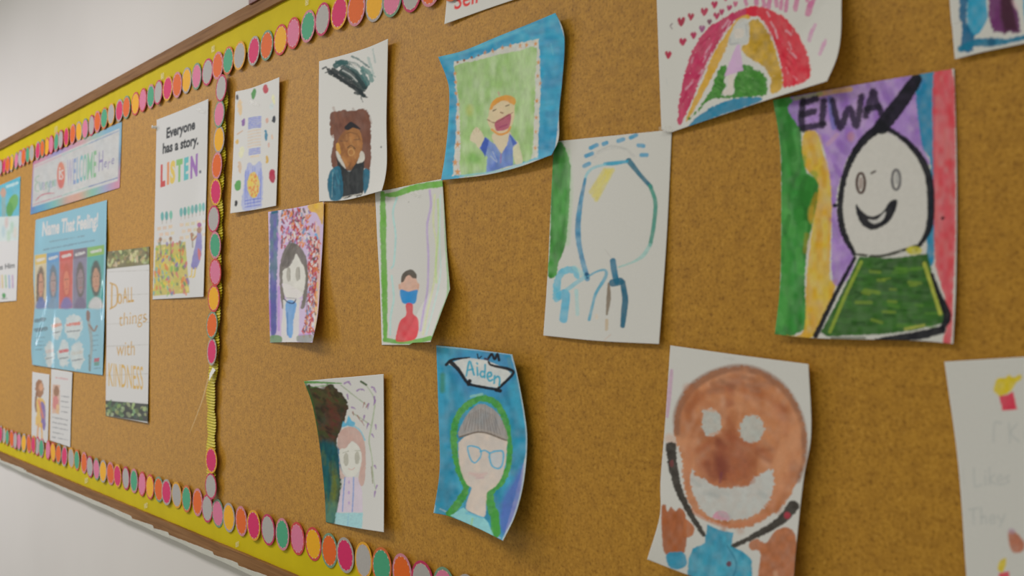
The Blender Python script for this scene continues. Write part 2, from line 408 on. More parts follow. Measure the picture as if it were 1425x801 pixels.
# ------------------------------------------------------------------ painting on paper: pigment laid down as a colour per mesh vertex
SS = 2.0
def catmull(pts, closed=False, n=6):
    P = np.asarray(pts, float)
    if len(P) < 3: return P
    if closed: Q = np.vstack([P[-1], P, P[0], P[1]])
    else: Q = np.vstack([2 * P[0] - P[1], P, 2 * P[-1] - P[-2]])
    out = []
    t = np.linspace(0, 1, n, endpoint=False)[:, None]
    for i in range(1, len(Q) - 2):
        p0, p1, p2, p3 = Q[i - 1], Q[i], Q[i + 1], Q[i + 2]
        out.append(0.5 * ((2 * p1) + (-p0 + p2) * t + (2 * p0 - 5 * p1 + 4 * p2 - p3) * t ** 2 + (-p0 + 3 * p1 - 3 * p2 + p3) * t ** 3))
    R = np.vstack(out)
    if not closed: R = np.vstack([R, P[-1]])
    return R
class Canvas:
    def __init__(s, x0, y0, x1, y1, wref, base=None, seed=1):
        s.x0, s.y0 = math.floor(x0) - 3, math.floor(y0) - 3
        s.w = int((math.ceil(x1) + 3 - s.x0) * SS); s.h = int((math.ceil(y1) + 3 - s.y0) * SS)
        s.wl = lin(wref)
        s.rng = np.random.default_rng(seed)
        s.a = np.empty((s.h, s.w, 3)); s.a[:] = s.col(base if base is not None else wref)
        s.o = (0.0, 0.0, 1.0); s.water = 0.16; s.fat = 1.0
    def frame(s, ox, oy, sc): s.o = (ox, oy, sc); return s           # tracing frame: photo = o + p / sc
    def col(s, c):
        r = lin(c) / s.wl
        r = r * (1 + 0.22 * np.clip(1 - r.mean(), 0, 1))
        return np.clip(r * 0.80, 0.003, 0.90)
    def P(s, pts):
        p = np.asarray(pts, float).reshape(-1, 2) / s.o[2] + np.array(s.o[:2])
        return (p - np.array([s.x0, s.y0])) * SS
    def L(s, w): return w / s.o[2] * SS
    def noise(s, h, w, sx, sy):
        sx = max(sx, 1.01); sy = max(sy, 1.01)
        gh, gw = int(h / sy) + 3, int(w / sx) + 3
        g = s.rng.uniform(-1, 1, (gh, gw))
        yy = np.arange(h) / sy; xx = np.arange(w) / sx
        iy = yy.astype(int); ix = xx.astype(int); fy = (yy - iy)[:, None]; fx = (xx - ix)[None]
        fy = fy * fy * (3 - 2 * fy); fx = fx * fx * (3 - 2 * fx)
        return (g[iy][:, ix] * (1 - fy) * (1 - fx) + g[iy][:, ix + 1] * (1 - fy) * fx + g[iy + 1][:, ix] * fy * (1 - fx) + g[iy + 1][:, ix + 1] * fy * fx)
    def blend(s, bx, mask, col, var=0.0, st=(6, 6), col2=None, hole=0.0):
        x0, y0, x1, y1 = bx
        h, w = mask.shape
        c = np.broadcast_to(s.col(col), (h, w, 3)).copy()
        if col2 is not None:
            n = np.clip(0.5 + 0.9 * s.noise(h, w, st[0] * SS * 1.6, st[1] * SS * 1.6), 0, 1)[..., None]
            c = c * (1 - n) + s.col(col2) * n
        if var:
            n = 0.6 * s.noise(h, w, st[0] * SS, st[1] * SS) + 0.4 * s.noise(h, w, st[0] * SS * .4, st[1] * SS * .4)
            c = np.clip(c * (1 + var * n[..., None]), 0.003, 0.93)
        if hole:
            n = s.noise(h, w, st[0] * SS * .6, st[1] * SS * .6)
            mask = mask * np.clip(1 - np.clip((n - (1 - hole * 2)) * 4, 0, 1), 0, 1)
        if var: mask = mask * (1 - s.water * min(1.0, 0.12 + float(c.mean()) * 2.2) * (0.5 + 0.5 * s.noise(h, w, 7 * SS, 9 * SS)))
        s.a[y0:y1, x0:x1] = s.a[y0:y1, x0:x1] * (1 - mask[..., None]) + c * mask[..., None]
    def dabs(s, region, n, w, length, ang, cols, a=0.5, spread=0.35, soft=2.0, jit=1.0):
        """loose brush strokes scattered inside `region` (tracing coordinates)"""
        R = np.asarray(region, float); x0, y0 = R.min(0); x1, y1 = R.max(0)
        k = 0; tries = 0
        while k < n and tries < n * 30:
            tries += 1
            x, y = s.rng.uniform(x0, x1), s.rng.uniform(y0, y1)
            ins = False
            for i in range(len(R)):
                ax, ay = R[i]; bx, by = R[(i + 1) % len(R)]
                if (ay > y) != (by > y) and x < (bx - ax) * (y - ay) / (by - ay) + ax: ins = not ins
            if not ins: continue
            t = ang + s.rng.uniform(-spread, spread); l = length * s.rng.uniform(.5, 1.2) / 2
            p = [(x - l * math.cos(t), y - l * math.sin(t)), (x + s.rng.uniform(-.15, .15) * l, y + s.rng.uniform(-.15, .15) * l), (x + l * math.cos(t), y + l * math.sin(t))]
            s.stroke(p, w * s.rng.uniform(.6, 1.3), cols[k % len(cols)], a=a * s.rng.uniform(.6, 1.2), soft=soft, jit=jit)
            k += 1
    def bbox(s, P, pad):
        x0 = max(int(P[:, 0].min() - pad), 0); x1 = min(int(P[:, 0].max() + pad) + 1, s.w)
        y0 = max(int(P[:, 1].min() - pad), 0); y1 = min(int(P[:, 1].max() + pad) + 1, s.h)
        return (x0, y0, x1, y1) if x1 > x0 and y1 > y0 else None
    def poly(s, pts, col, a=1.0, smooth=True, jit=1.0, soft=1.2, var=0.10, st=(5, 5), col2=None, hole=0.0):
        P = s.P(pts)
        if smooth: P = catmull(P, True, 4)
        bx = s.bbox(P, 4)
        if bx is None: return
        x0, y0, x1, y1 = bx
        X, Y = np.meshgrid(np.arange(x0, x1) + 0.5, np.arange(y0, y1) + 0.5)
        d2 = np.full(X.shape, 1e9); ins = np.zeros(X.shape, bool)
        for i in range(len(P)):
            ax, ay = P[i]; bx_, by_ = P[(i + 1) % len(P)]
            ex, ey = bx_ - ax, by_ - ay
            L2 = ex * ex + ey * ey + 1e-9
            t = np.clip(((X - ax) * ex + (Y - ay) * ey) / L2, 0, 1)
            d2 = np.minimum(d2, (X - ax - t * ex) ** 2 + (Y - ay - t * ey) ** 2)
            if abs(ey) > 1e-9:
                c = ((ay > Y) != (by_ > Y)) & (X < ex * (Y - ay) / ey + ax)
                ins ^= c
        d = np.sqrt(d2) * np.where(ins, -1, 1)
        if jit: d = d + jit * SS * 0.5 * s.noise(*d.shape, 3 * SS, 3 * SS)
        m = np.clip(0.5 - d / (soft * SS), 0, 1) * a
        s.blend(bx, m, col, var, st, col2, hole)
    def stroke(s, pts, w, col, a=1.0, smooth=True, jit=0.5, soft=1.0, var=0.12, st=(4, 4), col2=None, hole=0.0):
        P = s.P(pts)
        w = np.atleast_1d(np.asarray(w, float)); W = np.interp(np.linspace(0, 1, len(P)), np.linspace(0, 1, len(w)), w) if len(w) > 1 else np.full(len(P), w[0])
        if smooth and len(P) > 2:
            PW = catmull(np.column_stack([P, W]), False, 5); P, W = PW[:, :2], PW[:, 2]
        W = s.L(W) / 2 * s.fat
        bx = s.bbox(P, W.max() + 4)
        if bx is None: return
        x0, y0, x1, y1 = bx
        X, Y = np.meshgrid(np.arange(x0, x1) + 0.5, np.arange(y0, y1) + 0.5)
        d = np.full(X.shape, 1e9)
        for i in range(len(P) - 1):
            ax, ay = P[i]; ex, ey = P[i + 1] - P[i]
            L2 = ex * ex + ey * ey + 1e-9
            t = np.clip(((X - ax) * ex + (Y - ay) * ey) / L2, 0, 1)
            d = np.minimum(d, np.hypot(X - ax - t * ex, Y - ay - t * ey) - (W[i] * (1 - t) + W[i + 1] * t))
        if jit: d = d + jit * SS * 0.5 * s.noise(*d.shape, 2.5 * SS, 2.5 * SS)
        m = np.clip(0.5 - d / (soft * SS), 0, 1) * a
        s.blend(bx, m, col, var, st, col2, hole)
    def ell(s, x, y, rx, ry, col, rot=0.0, **k):
        t = np.linspace(0, 2 * math.pi, 18, endpoint=False)
        c, sn = math.cos(rot), math.sin(rot)
        s.poly([(x + rx * math.cos(q) * c - ry * math.sin(q) * sn, y + rx * math.cos(q) * sn + ry * math.sin(q) * c) for q in t], col, smooth=False, **k)
    def ring(s, x, y, rx, ry, w, col, **k):
        t = np.linspace(0, 2 * math.pi, 17)
        s.stroke([(x + rx * math.cos(q), y + ry * math.sin(q)) for q in t], w, col, **k)
    def quadfill(s, q, col, **k): s.poly(q, col, smooth=False, jit=0, soft=1.0, **k)
    def lines(s, a, b, n, dy, w, col, al=0.6, frac=None):
        """rows of small print too small to read: broken grey lines"""
        for i in range(n):
            f = 1.0 if frac is None else frac[i % len(frac)]
            p = (a[0], a[1] + dy * i); q = (a[0] + (b[0] - a[0]) * f, a[1] + (b[1] - a[1]) * f + dy * i)
            s.stroke([p, q], w, col, a=al, jit=1.0, hole=0.25, st=(1.6, 3))
    def text(s, body, base0, base1, up, col, bold=0.0, a=1.0, colfn=None):
        """print `body` along base0->base1 (tracing coordinates), `up` = vector of one cap height"""
        V, T = glyphs(body, bold)
        wmax = V[:, 0].max(); x_min = V[:, 0].min()
        u = (V[:, 0] - x_min) / (wmax - x_min); v = V[:, 1] / 0.70
        b0, b1, up = np.array(base0, float), np.array(base1, float), np.array(up, float)
        Q = s.P(b0[None] + (b1 - b0)[None] * u[:, None] + up[None] * v[:, None])
        bx = s.bbox(Q, 3)
        if bx is None: return
        x0, y0, x1, y1 = bx
        k = 3
        acc = np.zeros(((y1 - y0) * k, (x1 - x0) * k), np.float32)
        Qs = (Q - np.array([x0, y0])) * k
        for t in T:
            p = Qs[t]
            ax0 = max(int(p[:, 0].min()), 0); ax1 = min(int(p[:, 0].max()) + 2, acc.shape[1])
            ay0 = max(int(p[:, 1].min()), 0); ay1 = min(int(p[:, 1].max()) + 2, acc.shape[0])
            if ax1 <= ax0 or ay1 <= ay0: continue
            X, Y = np.meshgrid(np.arange(ax0, ax1) + .5, np.arange(ay0, ay1) + .5)
            e = [(p[(i + 1) % 3, 0] - p[i, 0]) * (Y - p[i, 1]) - (p[(i + 1) % 3, 1] - p[i, 1]) * (X - p[i, 0]) for i in range(3)]
            ins = ((e[0] >= 0) & (e[1] >= 0) & (e[2] >= 0)) | ((e[0] <= 0) & (e[1] <= 0) & (e[2] <= 0))
            acc[ay0:ay1, ax0:ax1][ins] = 1
        m = acc.reshape(y1 - y0, k, x1 - x0, k).mean((1, 3)) * a
        if colfn is None: s.blend(bx, m, col)
        else:
            d = s.P([base1])[0] - s.P([base0])[0]
            X, Y = np.meshgrid(np.arange(x0, x1), np.arange(y0, y1))
            o0 = s.P([base0])[0]
            uu = np.clip(((X - o0[0]) * d[0] + (Y - o0[1]) * d[1]) / (d @ d), 0, 1)
            cs = np.array([s.col(c) for c in colfn]); pos = np.linspace(0, 1, len(cs))
            c = np.stack([np.interp(uu, pos, cs[:, i]) for i in range(3)], -1)
            s.a[y0:y1, x0:x1] = s.a[y0:y1, x0:x1] * (1 - m[..., None]) + c * m[..., None]
    def sample(s, px, py):
        a = s.a
        b = a.copy(); b[1:-1, 1:-1] = (a[1:-1, 1:-1] * 4 + (a[:-2, 1:-1] + a[2:, 1:-1] + a[1:-1, :-2] + a[1:-1, 2:]) * 2 + a[:-2, :-2] + a[2:, 2:] + a[:-2, 2:] + a[2:, :-2]) / 16
        x = np.clip((px - s.x0) * SS - .5, 0, s.w - 1.01); y = np.clip((py - s.y0) * SS - .5, 0, s.h - 1.01)
        ix = x.astype(int); iy = y.astype(int); fx = (x - ix)[:, None]; fy = (y - iy)[:, None]
        return b[iy, ix] * (1 - fx) * (1 - fy) + b[iy, ix + 1] * fx * (1 - fy) + b[iy + 1, ix] * (1 - fx) * fy + b[iy + 1, ix + 1] * fx * fy
_gl = {}
def glyphs(body, bold):
    if (body, bold) in _gl: return _gl[(body, bold)]
    cu = bpy.data.curves.new('lettering', 'FONT'); cu.body = body; cu.offset = bold; cu.resolution_u = 3; cu.fill_mode = 'FRONT'
    ob = bpy.data.objects.new('lettering', cu); COL.objects.link(ob)
    dg = bpy.context.evaluated_depsgraph_get(); dg.update()
    ev = ob.evaluated_get(dg); me = ev.to_mesh(); me.calc_loop_triangles()
    V = np.array([v.co[:2] for v in me.vertices]); T = np.array([t.vertices[:] for t in me.loop_triangles])
    ev.to_mesh_clear(); bpy.data.objects.remove(ob); bpy.data.curves.remove(cu)
    _gl[(body, bold)] = (V, T)
    return V, T

# ------------------------------------------------------------------ sheets of paper
def resample(P, n, smooth):
    P = np.asarray(P, float)
    if smooth and len(P) > 2: P = catmull(P, False, 10)
    d = np.r_[0, np.cumsum(np.hypot(*np.diff(P, axis=0).T))]
    t = np.linspace(0, d[-1], n)
    return np.column_stack([np.interp(t, d, P[:, 0]), np.interp(t, d, P[:, 1])])
def sheet(name, label, cat, fr, top, right, bottom, left, wref, paint, lift, mat='paper', base=None, step=1.0, seed=1, smooth=True, group=None, off=0.0016):
    """top: TL>TR, right: TR>BR, bottom: BL>BR, left: TL>BL in tracing coordinates fr=(ox,oy,scale); lift(u,v) metres off the cork"""
    ox, oy, sc = fr
    cv = lambda L: np.asarray(L, float) / sc + np.array([ox, oy])
    T, R, B, L = cv(top), cv(right), cv(bottom), cv(left)
    allp = np.vstack([T, R, B, L])
    nu = int(max(np.hypot(*(T[-1] - T[0])), np.hypot(*(B[-1] - B[0]))) / step) + 2
    nv = int(max(np.hypot(*(L[-1] - L[0])), np.hypot(*(R[-1] - R[0]))) / step) + 2
    T, B = resample(T, nu, smooth), resample(B, nu, smooth); L, R = resample(L, nv, smooth), resample(R, nv, smooth)
    u = np.linspace(0, 1, nu)[None, :, None]; v = np.linspace(0, 1, nv)[:, None, None]
    G = (1 - v) * T[None] + v * B[None] + (1 - u) * L[:, None] + u * R[:, None] - ((1 - u) * (1 - v) * T[0] + u * (1 - v) * T[-1] + (1 - u) * v * B[0] + u * v * B[-1])
    px, py = G[..., 0].ravel(), G[..., 1].ravel()
    U, V = np.meshgrid(np.linspace(0, 1, nu), np.linspace(0, 1, nv))
    O = off + lift(U, V).ravel() if lift is not None else np.full(px.shape, off)
    pos = at(px, py, O)
    c = Canvas(allp[:, 0].min(), allp[:, 1].min(), allp[:, 0].max(), allp[:, 1].max(), wref, base, seed)
    c.frame(*fr); paint(c)
    colr = c.sample(px, py) * (0.9 if mat in ('card', 'lam') else 1.0)
    idx = np.arange(nu * nv).reshape(nv, nu)
    q = np.stack([idx[1:, :-1], idx[1:, 1:], idx[:-1, 1:], idx[:-1, :-1]], -1).reshape(-1, 4)
    loop = np.r_[idx[0, :-1], idx[:-1, -1], idx[-1, :0:-1], idx[:0:-1, 0]]
    n0 = len(pos)
    edge = pos[loop].copy(); edge[:, 1] += 0.0005
    pos = np.vstack([pos, edge]); colr = np.vstack([colr, np.clip(colr[loop] * 0 + 0.72, 0, 1)])
    m = len(loop); k = np.arange(m); k2 = (k + 1) % m
    q = np.vstack([q, np.stack([loop[k], loop[k2], n0 + k2, n0 + k], -1)])
    org = np.array([pos[:n0, 0].mean(), 0.0, pos[:n0, 2].min()])
    me = bpy.data.meshes.new(name)
    me.vertices.add(len(pos)); me.vertices.foreach_set('co', (pos - org).astype(np.float32).ravel())
    me.loops.add(q.size); me.loops.foreach_set('vertex_index', q.astype(np.int32).ravel())
    me.polygons.add(len(q)); me.polygons.foreach_set('loop_start', np.arange(0, q.size, 4, dtype=np.int32))
    me.polygons.foreach_set('use_smooth', np.r_[np.ones(len(q) - m, bool), np.zeros(m, bool)])
    at_ = me.color_attributes.new('paint', 'FLOAT_COLOR', 'POINT')
    at_.data.foreach_set('color', np.column_stack([colr, np.ones(len(colr))]).astype(np.float32).ravel())
    me.update(calc_edges=True); me.validate()
    o = link(name, me, M[mat]); o.location = org
    tag(o, label, cat, group)
    return o
def part_of(o, name, me, mat):
    c = link(name, me, mat, o); c.matrix_parent_inverse = Matrix.Translation(-Vector(o.location)); return c
def tape(o, x, y, w, h, ang, off):
    """strip of clear tape, centre and size in photo coordinates, `off` metres off the cork"""
    ca, sa = math.cos(ang), math.sin(ang)
    vs, fs = [], []
    n = 7
    for i in range(n):
        u = (i / (n - 1) - .5) * w
        for v in (-h / 2, h / 2):
            vs.append(at1(x + u * ca - v * sa, y + u * sa + v * ca, off + 0.0007 + 0.0009 * math.sin(i * 1.7 + v) + 0.0007))
        if i: fs.append((2 * i - 2, 2 * i - 1, 2 * i + 1, 2 * i))
    return part_of(o, 'tape', mesh('tape', vs, fs, True), M['tape'])
def lifts(tl=0, tr=0, br=0, bl=0, bow=0, vb=0, p=2.0, wave=0):
    def f(U, V):
        r = tl * ((1 - U) * (1 - V)) ** p + tr * (U * (1 - V)) ** p + br * (U * V) ** p + bl * ((1 - U) * V) ** p
        return np.maximum(0, r + bow * np.sin(math.pi * U) * (0.4 + 0.6 * V) + vb * np.sin(math.pi * V) + wave * (1 + np.sin(U * 7 + V * 9) * np.sin(V * 5 + 1)))
    return f
DRAW = 'children\'s drawings taped to the cork'

# ================================================================== printed posters on the left of the board
def jitc(c, k, rng): return tuple(np.clip(np.array(c) + rng.uniform(-k, k, 3), 0, 255))

def paint_listen(c):
    c.text('Everyone', (84, 166), (191, 131), (1, -37), (34, 38, 44), 0.04)
    c.text('has a story.', (70, 223), (203, 188), (1, -37), (34, 38, 44), 0.04)
    for ch, x0, x1, y0, y1, col in (('L', 62, 80, 343, 338, (190, 70, 70)), ('I', 86, 94, 334, 332, (225, 140, 90)), ('S', 97, 117, 331, 325, (225, 190, 95)),
                                    ('T', 120, 144, 325, 319, (130, 180, 110)), ('E', 149, 166, 318, 312, (95, 180, 185)), ('N', 173, 200, 312, 300, (150, 105, 175))):
        c.text(ch, (x0, y0), (x1, y1), (1, -74), col, 0.06)
    c.ell(210, 291, 4, 6, (70, 70, 90), jit=0)
    for i, (x, y) in enumerate([(69, 456), (85, 454), (101, 451), (139, 441), (153, 438), (167, 435), (181, 431), (195, 428), (209, 424), (222, 421)]):
        c.ell(x, y, 6, 17, [(90, 165, 165), (70, 150, 150), (110, 180, 160)][i % 3], jit=.3)
        c.stroke([(x, y + 14), (x, y + 28)], 2, (140, 120, 100), a=.7)
    for r in range(3):
        for i in range(9):
            x = 50 + i * 21 + (r % 2) * 8
            if 110 < x < 128: continue
            y = 497 + r * 24 - (x - 50) * 0.16
            c.poly([(x, y), (x + 14, y - 2), (x + 14, y + 10), (x, y + 12)], jitc((215, 190, 155), 12, c.rng), smooth=False, a=.75)
    c.poly([(45, 565), (155, 550), (170, 740), (35, 752)], (190, 175, 80), smooth=False, jit=.4)
    pal = [(225, 190, 60), (120, 170, 80), (215, 110, 60), (90, 160, 165), (170, 195, 90), (200, 90, 110), (230, 205, 120), (90, 120, 90), (120, 100, 160)]
    for i in range(150):
        y = c.rng.uniform(555, 745); f = (y - 555) / 190
        x = c.rng.uniform(46 - 10 * f, 153 + 15 * f)
        c.ell(x, y, c.rng.uniform(2, 6), c.rng.uniform(5, 14), pal[i % 9], rot=c.rng.uniform(-.5, .5), a=.8)
    for x, y, h in ((62, 548, 60), (100, 545, 70), (135, 560, 50), (180, 530, 40)):
        c.stroke([(x, y), (x + 2, y + h)], 5, (120, 105, 85), a=.7); c.ell(x, y - 6, 6, 8, (150, 115, 90))
    c.poly([(198, 520), (212, 516), (217, 560), (212, 610), (196, 650), (176, 645), (185, 590), (193, 560)], (122, 116, 178), var=.1)
    c.ell(206, 507, 9, 13, (150, 105, 80)); c.ell(207, 488, 8, 9, (150, 70, 130))
    c.stroke([(196, 530), (180, 545), (176, 520)], 6, (170, 120, 90)); c.poly([(200, 575), (212, 585), (210, 615), (203, 612)], (190, 95, 90))
    c.stroke([(180, 648), (176, 678), (170, 680)], 5, (225, 190, 90)); c.stroke([(192, 648), (188, 678), (182, 682)], 5, (225, 190, 90))
listen = sheet('listening_poster', 'tall white poster reading everyone has a story, listen, over a crowd picture', 'poster', (200, 130, 2.67),
      [(48, 98), (145, 60), (240, 20)], [(240, 20), (234, 300), (222, 755)], [(33, 765), (130, 760), (222, 755)], [(48, 98), (42, 400), (33, 765)],
      (214, 212, 212), paint_listen, lifts(bow=.002, br=.004, tr=.004), 'card', step=0.8, seed=11)
tape(listen, 279, 154, 12, 5, .4, .006)
tape(listen, 217, 177, 8, 4, 0, .002)

def paint_welcome(c):
    pal = [(95, 130, 195), (80, 165, 200), (130, 190, 200), (120, 185, 170), (205, 165, 160), (225, 175, 150), (140, 195, 185), (160, 160, 200), (215, 140, 170)]
    def along(a, b, n, w, cols):
        for i in range(n):
            t = i / (n - 1); x = a[0] + (b[0] - a[0]) * t; y = a[1] + (b[1] - a[1]) * t
            k = t * (len(cols) - 1); j = min(int(k), len(cols) - 2); f = k - j
            c.ell(x, y, w, w * 1.4, tuple(np.array(cols[j]) * (1 - f) + np.array(cols[j + 1]) * f), a=.8, soft=6)
    along((80, 715), (735, 520), 40, 36, [(70, 140, 200), (80, 160, 205), (120, 190, 185), (215, 165, 155), (225, 170, 150), (130, 195, 175), (165, 165, 205), (220, 140, 170)])
    along((90, 350), (745, 65), 40, 36, [(205, 115, 165), (220, 150, 175), (150, 150, 215), (205, 150, 190), (225, 165, 175), (170, 200, 190), (130, 180, 215), (140, 185, 215)])
    along((75, 700), (88, 350), 20, 14, [(80, 120, 195), (140, 120, 190), (180, 130, 190), (210, 120, 160)])
    along((728, 520), (742, 100), 20, 16, [(215, 140, 175), (190, 130, 150), (95, 125, 165), (130, 180, 210), (140, 185, 215)])
    c.quadfill([(92, 370), (728, 98), (715, 488), (78, 684)], (222, 217, 218))
    c.stroke([(95, 386), (300, 298)], 6, (215, 165, 185)); c.stroke([(300, 298), (500, 212)], 6, (160, 200, 200)); c.stroke([(500, 212), (724, 116)], 7, (120, 150, 195))
    c.stroke([(84, 666), (300, 598)], 6, (200, 130, 160)); c.stroke([(300, 598), (500, 532)], 6, (150, 195, 190)); c.stroke([(500, 532), (712, 466)], 7, (85, 110, 175))
    gr = [(150, 185, 160), (140, 180, 185), (165, 165, 200)]
    # Everyone: brush script
    def ink(p, i, w=8): c.stroke(p, w, gr[i % 3], a=.85, jit=.2)
    ink([(128, 452), (106, 465), (104, 490), (122, 500), (104, 515), (104, 560), (128, 566)], 0)
    ink([(133, 500), (143, 558), (153, 500)], 1); ink([(158, 535), (170, 525), (165, 500), (156, 520), (160, 552), (174, 545)], 2)
    ink([(180, 500), (182, 548)], 0); ink([(180, 515), (192, 500)], 0)
    ink([(192, 495), (200, 535), (212, 490)], 1); ink([(212, 490), (204, 560), (196, 575)], 1)
    ink([(216, 500), (212, 525), (220, 538), (228, 520), (224, 495), (216, 500)], 2)
    ink([(231, 490), (231, 530)], 0); ink([(231, 505), (238, 488), (241, 525)], 0)
    ink([(245, 512), (255, 500), (250, 480), (243, 500), (248, 525), (258, 515)], 1)
    c.stroke([(105, 636), (140, 600), (185, 583), (243, 580)], [5, 9, 8, 5], (200, 95, 120))
    c.ell(293, 447, 30, 99, (222, 110, 90), jit=.2, soft=1); c.ell(287, 505, 20, 38, (205, 75, 95), a=.6, soft=7); c.ell(298, 385, 22, 32, (225, 140, 105), a=.6, soft=7)
    c.stroke([(282, 415), (282, 475)], 9, (235, 225, 225)); c.ell(283, 395, 5, 7, (235, 225, 225))
    c.stroke([(308, 410), (292, 420), (296, 440), (307, 455), (300, 475), (290, 472)], 8, (235, 225, 225))
    for ch, x0, x1, b, h, col in (('W', 336, 378, 526, 192, (175, 160, 205)), ('E', 383, 402, 513, 190, (130, 150, 205)), ('L', 408, 426, 505, 195, (110, 165, 205)), ('C', 428, 452, 496, 195, (110, 180, 195)),
                                  ('O', 455, 482, 488, 195, (115, 185, 170)), ('M', 486, 526, 478, 195, (125, 185, 150)), ('E', 533, 553, 462, 195, (120, 180, 130))):
        c.text(ch, (x0, b), (x1, b - (x1 - x0) * .3), (4, -h), col, .012, a=.9)
    for ch, x0, x1, b, h, col in (('H', 572, 604, 420, 150, (140, 125, 180)), ('e', 612, 632, 392, 70, (120, 110, 170)), ('r', 640, 658, 402, 85, (165, 145, 190)), ('e', 667, 687, 368, 70, (115, 105, 165))):
        c.text(ch, (x0, b), (x1, b - (x1 - x0) * .35), (4, -h), col, .004, a=.9)
banner = sheet('welcome_banner', 'pastel watercolour banner reading everyone is welcome here under the dotted border', 'banner', (30, 160, 5.34),
      [(84, 345), (400, 205), (745, 48)], [(745, 48), (738, 300), (728, 540)], [(65, 740), (400, 640), (728, 540)], [(84, 345), (75, 550), (65, 740)],
      (222, 217, 218), paint_welcome, lifts(bow=.002), 'lam', base=(160, 185, 210), step=0.6, seed=12)

def paint_feel(c):
    B = (140, 198, 222)
    c.text('Name That Feeling!', (88, 178), (326, 138), (3, -58), (150, 165, 205), .045, a=.6)
    c.text('Name That Feeling!', (88, 178), (326, 138), (3, -58), (240, 238, 242), .035)
    c.lines((120, 204), (270, 178), 1, 30, 6, (110, 130, 150), .6); c.lines((95, 238), (310, 198), 1, 30, 7, (100, 125, 150), .65)
    xt = [57, 108, 163, 222, 282, 355]; xb = [56, 106, 160, 219, 278, 350]
    top = lambda x: 262 - (x - 57) * 0.152
    hd = [(222, 190, 95), (85, 150, 210), (200, 75, 75), (115, 105, 125), (135, 185, 90)]
    bd = [(225, 205, 165), (95, 150, 200), (205, 85, 75), (130, 120, 150), (75, 165, 160)]
    skin = [(205, 150, 125), (175, 150, 150), (225, 130, 105), (150, 130, 140), (200, 150, 125)]
    hair = [(85, 60, 55), (100, 110, 120), (190, 85, 70), (85, 80, 75), (70, 60, 60)]
    cloth = [(85, 110, 180), (120, 150, 180), (120, 110, 175), (110, 100, 135), (225, 220, 225)]
    for i in range(5):
        a, b, p, q = xt[i], xt[i + 1], xb[i], xb[i + 1]
        c.quadfill([(a, top(a)), (b - 1, top(b)), (q - 1, 488), (p, 490)], bd[i], var=.12, st=(4, 14))
        c.quadfill([(a, top(a)), (b - 1, top(b)), (b - 1, top(b) + 40), (a, top(a) + 42)], hd[i], var=.05)
        m = (a + b) / 2; w = (b - a) / 2; y = top(m)
        c.lines((m - w * .55, y + 26), (m + w * .5, y + 18), 1, 9, 12, (240, 240, 240), .9)
        fy = 385 - i * 6
        c.ell(m, fy, w * .62, 78, hair[i], a=.9, soft=3); c.ell(m, fy + 6, w * .42, 52, skin[i], soft=2)
        c.poly([(m - w * .8, 487), (m - w * .6, 455), (m, 440), (m + w * .6, 452), (m + w * .8, 487)], cloth[i], soft=3)
        c.stroke([(m - w * .2, fy - 8), (m - w * .14, fy - 8)], 5, (70, 55, 55), a=.7); c.stroke([(m + w * .14, fy - 9), (m + w * .2, fy - 9)], 5, (70, 55, 55), a=.7)
        c.stroke([(m - w * .15, fy + 34), (m + w * .15, fy + 32)], 5, (175, 85, 85), a=.7)
        c.stroke([(m, fy + 2), (m + 2, fy + 18)], 4, (150, 100, 85), a=.5)
        if i == 0: c.stroke([(m - w * .5, fy - 40), (m - w * .6, fy + 70)], 9, hair[i], a=.9)
    for x, y, rx, ry, h in ((152, 572, 22, 50, (225, 150, 130)), (222, 567, 38, 56, (220, 110, 95)), (120, 682, 19, 58, (215, 200, 200)), (181, 682, 25, 58, (205, 75, 85)), (238, 690, 30, 60, (205, 205, 200))):
        c.ell(x, y, rx, ry, (218, 228, 232), jit=4, soft=2)
        c.lines((x - rx * .6, y - 8), (x + rx * .6, y - 14), 1, 9, 14, h, .95); c.lines((x - rx * .7, y + 22), (x + rx * .7, y + 16), 1, 9, 6, (90, 95, 110), .7)
    c.lines((62, 542), (98, 535), 1, 8, 17, (70, 90, 105), .75); c.lines((62, 582), (104, 576), 1, 8, 17, (70, 90, 105), .75)
    c.lines((60, 615), (98, 612), 4, 17, 5, (90, 120, 140), .6, (1, .8, 1, .7))
    c.stroke([(283, 505), (290, 560), (300, 640), (292, 750)], [12, 14, 12, 10], (150, 165, 170)); c.ell(285, 520, 9, 24, (135, 105, 100))
    c.stroke([(290, 560), (310, 585), (322, 565)], 9, (140, 120, 115)); c.stroke([(290, 690), (292, 755)], 8, (105, 125, 130), hole=.2)
    c.lines((306, 606), (328, 603), 4, 21, 5, (95, 125, 150), .6, (1, .8, .9, .6))
    c.poly([(310, 702), (333, 700), (333, 716), (310, 718)], (180, 70, 90), smooth=False); c.poly([(310, 719), (333, 717), (333, 733), (310, 735)], (90, 150, 140), smooth=False)
    c.lines((310, 746), (335, 744), 1, 8, 5, (95, 120, 140), .6)
def feel_lift(U, V):
    wob = 0.006 * np.exp(-((U - .02) / .08) ** 2) * (0.4 + 0.6 * np.sin(V * 9.5 + .5) ** 2) + 0.004 * np.exp(-((U - 1) / .08) ** 2) * np.sin(V * 6.0) ** 2
    def ridge(d, w): return np.exp(-(d / np.where(d > 0, w, w * 3.5)) ** 2)
    s1 = 0.0036 * ridge(U - (.22 - .34 * np.clip(V - .36, 0, 1)), .024) * np.clip((V - .3) * 3, 0, 1) * np.clip((.98 - V) * 4, 0, 1)
    s2 = 0.0034 * ridge(U - .28, .022) * np.clip((V - .45) * 3, 0, 1)
    s3 = 0.0042 * ridge(U - .945, .022) * np.exp(-((V - .58) / .12) ** 2)
    return 0.001 + wob + s1 + s2 + s3
